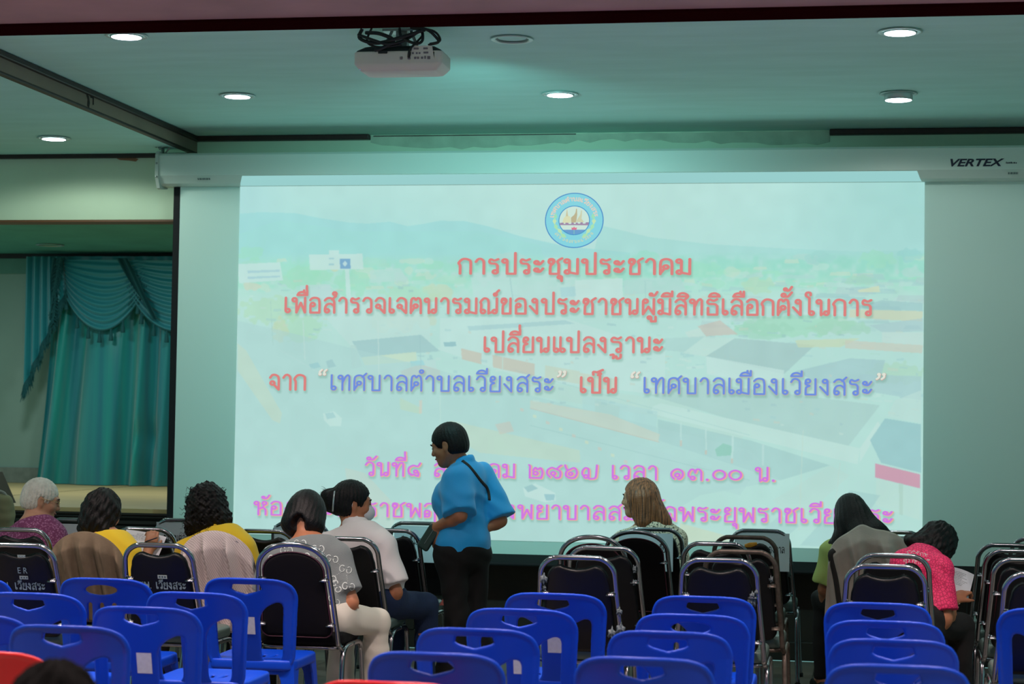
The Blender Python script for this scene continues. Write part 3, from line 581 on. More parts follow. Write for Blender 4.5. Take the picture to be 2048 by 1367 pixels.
# roller case: an extruded profile
prof = [(0, .20), (-.17, .20), (-.185, .185), (-.185, .05), (-.15, .0), (-.12, -.012), (0, -.012)]
XC0, XC1 = -4.66, 2.5
def case_sec(x): return [(x+1.7, y+.06, 3.068+z) for y, z in prof]
loft([case_sec(XC0), case_sec(XC1)], 'roller_case', M_WHITE, ps, False)
def caplate(x, s):
    P = [(0, .215), (-.175, .215), (-.195, .19), (-.195, .045), (-.155, -.03), (-.12, -.035), (0, -.02)]
    loft([[(x+1.7, y+.06, 3.068+z) for y, z in P], [(x+s*.022+1.7, y+.06, 3.068+z) for y, z in P]], 'end_plate', mat('end_plate_white', (186, 198, 190), rough=.4), ps, False)
caplate(XC0, -1); caplate(XC1, 1)
b = MB(); b.box((XC0-.01+1.7, -.06, 3.27), (XC0+.0+1.7, -.02, 3.335)); b.box((XC0-.05+1.7, -.09, 3.315), (XC0+.05+1.7, -.06, 3.328)); b.tube([(XC0-.035+1.7, -.08, 3.33), (XC0-.01+1.7, -.09, 3.30), (XC0+.03+1.7, -.08, 3.33)], .006, 8)
b.tube([(XC0+.01+1.7, -.05, 3.27), (XC0+.06+1.7, -.05, 3.33)], .005, 8); b.build('hanging_bracket', M_STEEL, ps)
for z in (3.2, 3.11): 
    q = MB().lathe((0, 0, 0), [(.0005, .003), (.006, .002), (.007, 0)], 10).build('screw', M_STEEL, ps); q.rotation_euler = (math.radians(90), 0, 0); q.location = (XC0-.012+1.7, -.138, z)
YC = YS+.06-.1862
def on_case(px, py, ref=None):
    p = at(px, py, Y=YC); return p
# brand lettering on the case
M_NAVY = mat('navy_lettering', (12, 20, 48), rough=.5)
p0, p1 = at(1895, 333, Y=YC), at(2009, 331, Y=YC)
tmpo, w = latin('brand_lettering', 'VERTEX', 1., lambda x, y: (x, y, 0), M_NAVY, None, .32, .03)
kx = (p1[0]-p0[0])/w; kz = .045/.70; 
me = tmpo.data
for v in me.vertices: x, y = v.co.x, v.co.y; v.co = (p0[0]+1.7+x*kx, YC-YS-.0012, p0[2]+.002+y*kz)
tmpo.parent = ps
def small_print(name, px0, py, px1, nbar, h, m, seed, Y=None):
    random.seed(seed); a, b_ = at(px0, py, Y=Y or YC), at(px1, py, Y=Y or YC); mb = MB(); x = a[0]
    while x < b_[0]:
        w_ = random.uniform(.004, .009); mb.box((x+1.7, (Y or YC)-YS-.001, a[2]), (x+w_+1.7, (Y or YC)-YS-.0006, a[2]+h*random.uniform(.6, 1))); x += w_+.003
    mb.build(name, m, ps)
small_print('small_print', 2012, 327, 2032, 6, .012, M_NAVY, 1)
M_GP = mat('grey_print', (60, 84, 86), rough=.5)
def bevel_print(x0_, x1_, z_):
    random.seed(7); mb = MB(); x = x0_
    while x < x1_:
        w_ = random.uniform(.004, .01); y = -.125-.0012 - (z_-3.068)*.7; y2 = -.125-.0012-(z_+.012-3.068)*.7
        mb.add([(x+1.7, y, z_), (x+w_+1.7, y, z_), (x+w_+1.7, y2, z_+.012), (x+1.7, y2, z_+.012)], [(0, 1, 2, 3)]); x += w_+.003
    mb.build('small_print', M_GP, ps)
bevel_print(-4.38, -4.30, 3.085); bevel_print(.86, .92, 3.085)

# ------------------------------------------------------------------ the projected picture
SX0, SX1, SZ0, SZ1 = -4.13, .358, .742, 3.056
def paint():
    w, h = 1376, 736
    u = (np.arange(w)+.5)/w; v = (np.arange(h)+.5)/h                # v from the bottom
    PXw = SX0+(SX1-SX0)*u[None, :]+np.zeros((h, 1)); PZw = SZ0+(SZ1-SZ0)*v[:, None]+np.zeros((1, w))
    q0, q1, q2 = [RC[0, i]*PXw+RC[1, i]*(YS-.004)+RC[2, i]*(PZw-H) for i in range(3)]
    X = CX+F*q0/-q2; Y = CY-F*q1/-q2                                # picture position, as read off the photograph
    img = np.zeros((h, w, 3)); rng = np.random.RandomState(3)
    def noise(sc, seed):
        r = np.random.RandomState(seed); gy, gx = int(h/sc)+3, int(w/sc)+3; g = r.rand(gy, gx)
        yy = np.arange(h)/sc; xx = np.arange(w)/sc; iy, ix = yy.astype(int), xx.astype(int); fy, fx = (yy-iy)[:, None], (xx-ix)[None, :]
        fy = fy*fy*(3-2*fy); fx = fx*fx*(3-2*fx)
        a = g[iy][:, ix]; b = g[iy][:, ix+1]; c = g[iy+1][:, ix]; d = g[iy+1][:, ix+1]
        return (a*(1-fx)+b*fx)*(1-fy)+(c*(1-fx)+d*fx)*fy
    N1, N2, N3 = noise(9, 1), noise(26, 2), noise(120, 4)
    def put(mask, col, a=1.):
        m = (mask*a)[..., None]; img[:] = img*(1-m)+np.array(col)*m
    def sm(e0, e1, x): t = np.clip((x-e0)/(e1-e0), 0, 1); return t*t*(3-2*t)
    def poly(pts, col, a=1., soft=0):
        xs_ = [p[0] for p in pts]; ys_ = [p[1] for p in pts]
        bb = (X > min(xs_)-1) & (X < max(xs_)+1) & (Y > min(ys_)-1) & (Y < max(ys_)+1)
        r = np.where(bb.any(1))[0]; c = np.where(bb.any(0))[0]
        if len(r) == 0 or len(c) == 0: return
        sl = (slice(r[0], r[-1]+1), slice(c[0], c[-1]+1)); x, y = X[sl], Y[sl]; ins = np.zeros(x.shape, bool)
        for (ax_, ay), (bx, by) in zip(pts, pts[1:]+pts[:1]):
            if ay == by: continue
            ins ^= ((ay > y) != (by > y)) & (x < (bx-ax_)*(y-ay)/(by-ay)+ax_)
        m = (ins*a)[..., None]; img[sl] = img[sl]*(1-m)+np.array(col)*m
    def blob(cx_, cy_, rx, ry, col, a=.8, ns=None):
        ns = N1 if ns is None else ns
        d = ((X-cx_)/rx)**2+((Y-cy_)/ry)**2+(ns-.5)*1.3; put(1-sm(.75, 1.1, d), col, a)
    def line(x0, y0, x1, y1, wd, col, a=.7):
        L = math.hypot(x1-x0, y1-y0); nx, ny = -(y1-y0)/L*wd/2, (x1-x0)/L*wd/2
        poly([(x0+nx, y0+ny), (x1+nx, y1+ny), (x1-nx, y1-ny), (x0-nx, y0-ny)], col, a)
    # sky
    t = sm(372, 500, Y)[..., None]; img[:] = np.array((178, 224, 219))*(1-t)+np.array((166, 221, 218))*t
    put(sm(700, 1150, X)*(1-sm(1250, 1850, X)), (190, 228, 221), .75); put(sm(1500, 1850, X)*(1-sm(380, 560, Y)), (152, 212, 208), .8); put((1-sm(470, 620, X))*(1-sm(380, 520, Y)), (165, 218, 222), .7)
    poly([(470, 428), (520, 424), (590, 426), (640, 436), (700, 445), (735, 447), (780, 443), (815, 452), (850, 447), (880, 441), (930, 442), (975, 452), (1040, 472), (1130, 492), (1260, 505), (1260, 540), (470, 540)], (146, 216, 219), .75)
    poly([(560, 440), (700, 462), (850, 462), (960, 462), (1080, 490), (1090, 530), (470, 530), (470, 470)], (150, 221, 214), .5)
    poly([(1200, 450), (1300, 474), (1420, 488), (1560, 496), (1720, 503), (1850, 500), (1850, 540), (1180, 540)], (152, 216, 212), .6)
    # ground wash
    put(sm(500, 560, Y), (180, 224, 212), 1.); put(sm(560, 660, Y), (180, 221, 215), .7)
    put(sm(505, 530, Y)*(1-sm(560, 600, Y))*N1, (146, 226, 196), .9)
    put(sm(500, 520, Y)*(1-sm(540, 570, Y))*sm(1180, 1300, X)*N1, (140, 218, 198), .9)
    for i in range(90):                              # treetops and small roofs to the horizon
        x = rng.uniform(475, 1850); y = rng.uniform(512, 575); c = [(150, 226, 190), (160, 222, 198), (188, 226, 214), (178, 214, 208), (196, 222, 196)][rng.randint(5)]
        if rng.rand() < .5: blob(x, y, rng.uniform(8, 30), rng.uniform(4, 11), c, .6)
        else: w_ = rng.uniform(12, 42); poly([(x, y), (x+w_, y-1), (x+w_+3, y+rng.uniform(4, 9)), (x-2, y+7)], c, .7)
    for i in range(70):                              # grey-blue roofs on the right
        x = rng.uniform(1330, 1850); y = rng.uniform(545, 660); w_ = rng.uniform(20, 70); hh = rng.uniform(5, 15)
        poly([(x, y), (x+w_, y+rng.uniform(-1, 4)), (x+w_+6, y+hh), (x-4, y+hh)], [(158, 204, 204), (172, 214, 210), (186, 220, 216), (150, 196, 200), (176, 202, 204)][rng.randint(5)], .6)
    for cx_, cy_, rx, ry, c in ((610, 552, 50, 26, (148, 226, 182)), (705, 566, 34, 26, (146, 224, 184)), (540, 620, 70, 26, (176, 220, 176)), (600, 655, 46, 26, (168, 222, 178)), (500, 505, 30, 12, (150, 226, 192)),
                                (820, 590, 60, 18, (166, 226, 186)), (880, 585, 34, 20, (200, 214, 172)), (905, 560, 36, 10, (170, 224, 196)), (1290, 515, 24, 14, (142, 224, 196)), (1390, 540, 70, 16, (146, 226, 190)), (1515, 570, 34, 16, (178, 220, 176)),
                                (1640, 515, 30, 14, (150, 212, 206)), (1755, 520, 34, 18, (150, 224, 188)), (1820, 510, 26, 14, (140, 208, 206)), (1590, 650, 120, 22, (150, 220, 178)), (1520, 660, 60, 18, (150, 212, 180)), (1680, 655, 60, 16, (158, 212, 180)), (1790, 745, 60, 22, (170, 214, 180)), (1720, 560, 34, 10, (160, 216, 186)),
                                (505, 572, 20, 8, (216, 206, 176)), (760, 645, 26, 20, (202, 212, 184)), (805, 645, 28, 22, (210, 206, 180)), (850, 640, 26, 16, (204, 210, 180)), (560, 660, 16, 24, (202, 212, 166)), (668, 536, 10, 7, (220, 210, 160))):
        blob(cx_, cy_, rx, ry, c, .62)
    # named blocks
    for i in range(520):                             # fine rooftop, window and street clutter
        x = rng.uniform(475, 1850); y = rng.uniform(560, 830); 
        if y > 640+(x-470)*.23 and x < 1300: continue
        w_ = rng.uniform(3, 22); hh = rng.uniform(1.5, 6); k_ = rng.uniform(-.08, .16)
        poly([(x, y), (x+w_, y+w_*k_), (x+w_, y+w_*k_+hh), (x, y+hh)], [(150, 196, 204), (204, 228, 220), (206, 206, 184), (140, 182, 192), (170, 212, 196), (198, 222, 216)][rng.randint(6)], .42)
    for pts, c, a in (
        ([(475, 528), (560, 524), (566, 560), (478, 566)], (196, 226, 222), .9), ([(495, 541), (560, 539), (560, 543), (495, 546)], (158, 200, 214), .8), ([(495, 553), (560, 551), (560, 554), (495, 558)], (158, 200, 214), .8),
        ([(618, 509), (725, 507), (727, 538), (620, 540)], (198, 226, 221), .9), ([(658, 500), (678, 500), (678, 509), (658, 509)], (198, 226, 221), .9), ([(658, 515), (668, 515), (668, 518), (658, 518)], (140, 190, 206), .7), ([(658, 527), (668, 527), (668, 530), (658, 530)], (140, 190, 206), .7),
        ([(690, 538), (698, 538), (703, 604), (693, 604)], (196, 226, 222), .9), ([(680, 517), (701, 517), (701, 537), (680, 537)], (98, 152, 206), .95),
        ([(690, 521), (695, 527), (690, 533), (685, 527)], (196, 222, 226), .9),
        ([(600, 570), (660, 568), (664, 600), (604, 604)], (188, 216, 218), .7), ([(660, 605), (830, 600), (860, 640), (860, 690), (700, 690), (655, 640)], (190, 222, 217), .8),
        ([(740, 540), (800, 536), (815, 560), (740, 566)], (184, 220, 214), .7), ([(940, 545), (1150, 540), (1160, 600), (950, 610)], (186, 220, 216), .75), ([(1150, 560), (1245, 556), (1246, 600), (1150, 606)], (200, 228, 223), .9),
        ([(1120, 575), (1150, 572), (1152, 592), (1122, 594)], (158, 204, 216), .6), ([(1245, 560), (1360, 552), (1372, 580), (1250, 590)], (176, 214, 210), .7),
        ([(880, 636), (1110, 630), (1330, 700), (1330, 790), (1060, 760), (880, 700)], (192, 224, 219), .9), ([(935, 652), (1130, 640), (1150, 647), (938, 661)], (160, 200, 206), .75),
        ([(704, 682), (842, 669), (880, 702), (722, 714)], (156, 196, 200), .9), ([(722, 714), (832, 703), (834, 722), (730, 730)], (206, 222, 190), .8), ([(700, 690), (712, 690), (724, 732), (704, 738)], (178, 210, 206), .7), ([(730, 730), (870, 718), (874, 740), (742, 748)], (188, 218, 216), .7),
        ([(887, 684), (912, 683), (912, 692), (889, 693)], (128, 178, 190), .8), ([(922, 696), (963, 706), (963, 728), (924, 718)], (206, 186, 168), .85), ([(985, 709), (1069, 727), (1069, 752), (986, 734)], (206, 188, 170), .85), ([(1004, 712), (1006, 712), (1006, 740), (1004, 740)], (192, 218, 208), .9),
        ([(1090, 730), (1160, 742), (1160, 768), (1090, 755)], (206, 206, 178), .6), ([(1160, 745), (1235, 758), (1230, 782), (1160, 770)], (210, 200, 172), .6),
        ([(800, 742), (840, 728), (880, 740), (880, 756), (806, 752)], (208, 186, 176), .75), ([(820, 722), (846, 720), (850, 730), (822, 732)], (142, 208, 220), .7),
        ([(1060, 760), (1340, 800), (1500, 860), (1480, 880), (1300, 830), (1060, 790)], (184, 216, 206), .6), ([(1395, 652), (1440, 640), (1476, 668), (1412, 672)], (208, 178, 166), .7), ([(1370, 664), (1400, 655), (1412, 676), (1378, 676)], (198, 220, 212), .8),
        ([(1330, 676), (1410, 672), (1370, 704), (1330, 700)], (168, 206, 204), .7), ([(1412, 712), (1470, 676), (1630, 690), (1568, 748)], (160, 194, 194), .85), ([(1412, 712), (1568, 740), (1566, 772), (1414, 748)], (196, 224, 220), .8), ([(1410, 672), (1470, 676), (1412, 712), (1365, 706)], (194, 222, 214), .7),
        ([(1700, 618), (1846, 622), (1844, 642), (1790, 640), (1698, 634)], (212, 210, 174), .85), ([(1715, 580), (1758, 571), (1760, 584), (1717, 584)], (218, 220, 176), .85), ([(1764, 600), (1846, 606), (1846, 622), (1700, 616)], (152, 194, 200), .7),
        ([(1590, 680), (1720, 676), (1680, 694), (1596, 694)], (208, 214, 166), .7), ([(1690, 680), (1846, 690), (1844, 706), (1690, 696)], (212, 196, 178), .7), ([(1740, 650), (1846, 636), (1846, 662), (1764, 664)], (166, 194, 204), .6), ([(1764, 664), (1846, 664), (1846, 690), (1764, 684)], (198, 220, 214), .8),
        ([(1590, 742), (1700, 716), (1770, 720), (1760, 760), (1640, 768)], (158, 196, 202), .8), ([(1720, 748), (1842, 752), (1842, 800), (1700, 776)], (160, 196, 204), .7), ([(1300, 790), (1400, 765), (1760, 810), (1690, 900), (1560, 868)], (168, 204, 200), .85), ([(1306, 812), (1322, 806), (1720, 896), (1715, 928), (1300, 826)], (192, 224, 217), .95),
        ([(1720, 896), (1756, 842), (1762, 852), (1720, 924)], (196, 224, 218), .9), ([(1560, 760), (1700, 770), (1692, 800), (1560, 780)], (186, 212, 208), .6), ([(1770, 836), (1842, 848), (1842, 945), (1762, 925), (1740, 880)], (140, 190, 198), .85), ([(1790, 800), (1842, 780), (1842, 846), (1774, 832)], (190, 220, 214), .7),
        ([(1316, 838), (1500, 880), (1660, 930), (1560, 960), (1316, 880)], (152, 194, 196), .6), ([(1190, 800), (1240, 812), (1236, 842), (1190, 832)], (176, 202, 186), .6),
        ([(1165, 790), (1315, 822), (1310, 880), (1165, 830)], (168, 212, 216), .5),
        ([(470, 640), (560, 660), (880, 740), (1060, 790), (1500, 900), (1560, 960), (1400, 990), (1200, 1110), (470, 1110)], (168, 208, 208), .55),
        ([(475, 686), (492, 700), (564, 826), (560, 846), (545, 840), (475, 740)], (196, 214, 190), .7), ([(690, 935), (730, 945), (800, 1020), (780, 1060), (700, 1010)], (202, 206, 190), .5),
        ([(1060, 800), (1220, 828), (1320, 868), (1316, 884), (1150, 840), (1060, 816)], (210, 206, 186), .65), ([(900, 840), (1160, 900), (1160, 925), (960, 905), (900, 870)], (198, 214, 186), .6), ([(800, 795), (842, 815), (842, 828), (800, 818)], (188, 214, 184), .7), ([(838, 800), (844, 800), (844, 826), (838, 826)], (220, 196, 180), .7),
        ([(1360, 1045), (1458, 1072), (1458, 1100), (1360, 1080)], (206, 216, 184), .8), ([(1250, 880), (1330, 905), (1500, 960), (1480, 990), (1300, 940)], (172, 210, 210), .5),
        ([(646, 826), (668, 822), (684, 836), (682, 852), (660, 852), (648, 840)], (196, 226, 220), .8), ([(650, 826), (666, 824), (672, 834), (654, 838)], (150, 198, 204), .7),
        ([(1046, 975), (1070, 966), (1110, 985), (1112, 1000), (1090, 1004), (1050, 992)], (200, 226, 222), .8), ([(1048, 974), (1064, 968), (1076, 976), (1056, 984)], (136, 184, 192), .8), ([(1088, 988), (1110, 988), (1108, 1000), (1092, 1000)], (132, 184, 198), .8),
        ([(1430, 898), (1446, 886), (1466, 892), (1462, 910), (1434, 912)], (130, 196, 176), .85), ([(618, 728), (636, 724), (642, 734), (622, 738)], (142, 196, 206), .7), ([(652, 722), (664, 718), (672, 732), (656, 736)], (142, 184, 194), .6),
        ([(1750, 926), (1840, 948), (1840, 976), (1750, 954)], (222, 128, 162), .95), ([(1752, 955), (1840, 977), (1840, 1040), (1752, 1010)], (192, 222, 212), .7), ([(1798, 965), (1806, 967), (1806, 1030), (1798, 1028)], (170, 202, 186), .6),
        ([(1545, 1000), (1660, 930), (1700, 950), (1600, 1040)], (186, 216, 208), .5), ([(1600, 1090), (1700, 980), (1760, 990), (1690, 1095)], (150, 194, 198), .5), ([(1480, 1095), (1560, 1030), (1600, 1050), (1540, 1100)], (160, 202, 204), .5),
        ([(990, 848), (1020, 842), (1028, 862), (1000, 868)], (210, 190, 176), .6),
    ): poly(pts, c, a)
    for x0, y0, x1, y1, wd, c, a in ((606, 640, 610, 720, 2, (196, 222, 216), .7), (756, 640, 758, 760, 2, (198, 222, 216), .7), (840, 670, 842, 740, 2, (150, 190, 196), .5), (541, 600, 546, 690, 1.5, (158, 200, 190), .6), (880, 790, 882, 890, 2, (190, 222, 212), .7),
                                     (1320, 884, 1060, 816, 1.5, (200, 170, 156), .5), (1030, 740, 1500, 870, 1.2, (150, 196, 196), .5), (1060, 850, 1500, 960, 1.2, (140, 186, 186), .5), (1362, 845, 1362, 885, 3, (190, 222, 218), .8), (1412, 855, 1412, 900, 3, (190, 222, 218), .8), (1466, 870, 1464, 918, 4, (190, 222, 218), .8),
                                     (1526, 888, 1526, 930, 4, (184, 216, 214), .8), (1606, 860, 1598, 1060, 2, (196, 214, 200), .6), (1680, 925, 1672, 1000, 2, (192, 214, 204), .6), (1362, 880, 1362, 892, 4, (212, 180, 164), .7), (1412, 900, 1412, 908, 4, (212, 180, 164), .7), (1464, 916, 1464, 926, 4, (212, 180, 164), .7),
                                     (480, 830, 640, 1000, 2, (178, 214, 214), .6), (560, 700, 700, 780, 2, (182, 216, 214), .6), (1290, 560, 1292, 620, 2, (150, 196, 196), .5), (1020, 556, 1026, 600, 2, (140, 184, 190), .5)):
        line(x0, y0, x1, y1, wd, c, a)
    for i in range(60):                              # windows, awnings and parked things
        x = rng.uniform(880, 1700); y = 640+(x-880)*.12+rng.uniform(0, 150); w_ = rng.uniform(4, 14)
        poly([(x, y), (x+w_, y+1.5), (x+w_, y+rng.uniform(3, 7)), (x, y+5)], [(156, 200, 204), (204, 224, 214), (206, 198, 180), (150, 186, 196)][rng.randint(4)], .45)
    for i in range(9): x = 1040+i*26; poly([(x, 815+i*13), (x+7, 817+i*13), (x+7, 823+i*13), (x, 821+i*13)], (222, 222, 180) if i % 2 else (220, 190, 176), .6)
    g_ = img.mean(2, keepdims=True); img[:] = (img*.86+(g_*np.array((.87, 1.06, 1.03)))*.14)*.74+np.array((180, 222, 214))*.26
    img[:] = img*(1+.02*(N2-.5)[..., None]+.016*(N3-.5)[..., None])
    K = np.array([1, 2, 1.])/4
    for _ in range(1):
        for a_ in (0, 1):
            p = np.pad(img, [(1, 1) if i == a_ else (0, 0) for i in range(3)], 'edge')
            A = [np.take(p, np.arange(img.shape[a_])+d, axis=a_) for d in range(3)]; img[:] = A[0]*K[0]+A[1]*K[1]+A[2]*K[2]
    return img, X, Y
PIC, PX_, PY_ = paint()
# shadow drawn behind the slide's letters, part of the slide itself
TEXT = [  # text, first pixel, last pixel, baseline left/right, [(colour, from, to)]
    ("การประชุมประชาคม", 915, 1383, 546.5, 547.5, [('red', 0, 99)]),
    ("เพื่อสำรวจเจตนารมณ์ของประชาชนผู้มีสิทธิเลือกตั้งในการ", 567, 1745, 624, 630, [('red', 0, 99)]),
    ("เปลี่ยนแปลงฐานะ", 965, 1327, 703, 704, [('red', 0, 99)]),
    ("จาก “เทศบาลตำบลเวียงสระ” เป็น “เทศบาลเมืองเวียงสระ”", 537, 1772, 778, 790, None),
    ("วันที่๘ สิงหาคม ๒๕๖๗ เวลา ๑๓.๐๐ น.", 728, 1553, 950, 962, [('pink', 0, 99)]),
    ("ห้องประชุมราชพฤกษ์ โรงพยาบาลสมเด็จพระยุพราชเวียงสระ", 507, 1787, 1028, 1047, [('pink', 0, 99)]),
]
YT = YS-.006
def line_map(i):
    t, a, b, ya, yb, _ = TEXT[i]; adv = strokes(t)[1]
    P, Q = at(a, ya, Y=YT), at(b, yb, Y=YT); hgt = (at(a, ya-29.5, Y=YT)[2]-P[2]) if i < 4 else (at(a, ya-26.5, Y=YT)[2]-P[2])
    kz = hgt/10.
    return lambda x, y, o=0.: (P[0]+(Q[0]-P[0])*x/adv+1.7, YT-o-YS, P[2]+(Q[2]-P[2])*x/adv+y*kz), kz
def shade_under():
    h, w = PIC.shape[:2]; acc = np.zeros((h, w))
    for i in range(6):
        fn, kz = line_map(i); S, adv = strokes(TEXT[i][0])
        for P, ci in S:
            for a, b in zip(P[:-1], P[1:]):
                L = math.hypot(b[0]-a[0], b[1]-a[1]); m = max(1, int(L/.5))
                for k in range(m+1):
                    x, y = a[0]+(b[0]-a[0])*k/m, a[1]+(b[1]-a[1])*k/m; q = fn(x, y)
                    ix = int((q[0]-1.7-SX0)/(SX1-SX0)*w)+2; iy = int((q[2]-SZ0)/(SZ1-SZ0)*h)-4; r = 3
                    if 0 <= ix-r and ix+r < w and 0 <= iy-r and iy+r < h: acc[iy-r:iy+r+1, ix-r:ix+r+1] = 1
    for _ in range(5):
        for a_ in (0, 1):
            p = np.pad(acc, [(1, 1) if i == a_ else (0, 0) for i in range(2)], 'edge'); acc = sum(np.take(p, np.arange(acc.shape[a_])+d, axis=a_)*[.25, .5, .25][d] for d in range(3))
    PIC[:] = PIC*(1-.42*acc[..., None])+np.array((120, 165, 150))*.42*acc[..., None]
shade_under()
im = bpy.data.images.new('slide_picture', PIC.shape[1], PIC.shape[0], alpha=False)
px = np.ones((PIC.shape[0], PIC.shape[1], 4), dtype=np.float32); px[..., :3] = np.clip(PIC/255., 0, 1); im.pixels.foreach_set(px.ravel()); im.update(); im.pack()
PGAIN = 1.0
ms = bpy.data.materials.new('projected_slide'); ms.use_nodes = True; nt = ms.node_tree; b = nt.nodes['Principled BSDF']
it = nt.nodes.new('ShaderNodeTexImage'); it.image = im; it.extension = 'EXTEND'
b.inputs['Base Color'].default_value = (0, 0, 0, 1); b.inputs['Roughness'].default_value = 1; b.inputs['Specular IOR Level'].default_value = 0
nt.links.new(it.outputs[0], b.inputs['Emission Color']); b.inputs['Emission Strength'].default_value = PGAIN
me = bpy.data.meshes.new('projected_picture')
me.from_pydata([(SX0+1.7, -.004, SZ0), (SX1+1.7, -.004, SZ0), (SX1+1.7, -.004, SZ1), (SX0+1.7, -.004, SZ1)], [], [(0, 1, 2, 3)])
uv = me.uv_layers.new(name='UVMap'); 
for i, c in enumerate(((0, 0), (1, 0), (1, 1), (0, 1))): uv.data[i].uv = c
me.materials.append(ms); pic = bpy.data.objects.new('projected_picture', me); COL.objects.link(pic); pic.parent = ps
pic['label'] = 'lit picture of a hazy town projected on the screen'
# top of the picture spilling onto the case's lower lip
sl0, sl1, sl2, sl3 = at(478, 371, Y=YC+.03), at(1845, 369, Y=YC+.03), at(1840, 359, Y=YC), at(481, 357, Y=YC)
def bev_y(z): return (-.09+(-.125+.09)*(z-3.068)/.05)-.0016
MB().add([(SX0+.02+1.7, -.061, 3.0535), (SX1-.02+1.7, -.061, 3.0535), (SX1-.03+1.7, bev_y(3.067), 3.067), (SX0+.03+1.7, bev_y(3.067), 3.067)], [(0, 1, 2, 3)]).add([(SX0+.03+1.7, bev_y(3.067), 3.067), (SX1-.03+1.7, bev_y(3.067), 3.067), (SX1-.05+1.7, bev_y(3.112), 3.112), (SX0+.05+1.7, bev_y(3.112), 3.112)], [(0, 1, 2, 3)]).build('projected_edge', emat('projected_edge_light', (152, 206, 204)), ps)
COLS = {'red': ((219, 130, 128), (206, 140, 130)), 'blue': ((112, 144, 222), (186, 170, 160)), 'pink': ((208, 122, 224), (226, 172, 156)), 'white': ((222, 226, 214), (196, 160, 150))}
for i, (t, a, b_, ya, yb, spans) in enumerate(TEXT):
    fn, kz = line_map(i)
    if spans is None:
        q4 = [k for k, ch in enumerate(t) if ch in '“”']
        spans = [('red', 0, q4[0]), ('white', q4[0], q4[0]+1), ('blue', q4[0]+1, q4[1]), ('white', q4[1], q4[1]+1), ('red', q4[1]+1, q4[2]), ('white', q4[2], q4[2]+1), ('blue', q4[2]+1, q4[3]), ('white', q4[3], q4[3]+1)]
    for col, s0, s1 in spans:
        sel = set(range(s0, s1)); f, e = COLS[col]; nm = 'slide_text' 
        dx = .25 if col == 'pink' else .1
        o1, adv = lettering(nm, t, lambda x, y: fn(x+dx*2.2 if col == 'pink' else x+dx, y-dx*1.6, .0006), emat('slide_text_edge_'+col, e), pic, .78, sel)
        o1.name = 'text_outline'
        lettering(nm, t, lambda x, y: fn(x, y, .0014), emat('slide_text_'+col, f), pic, .60, sel)
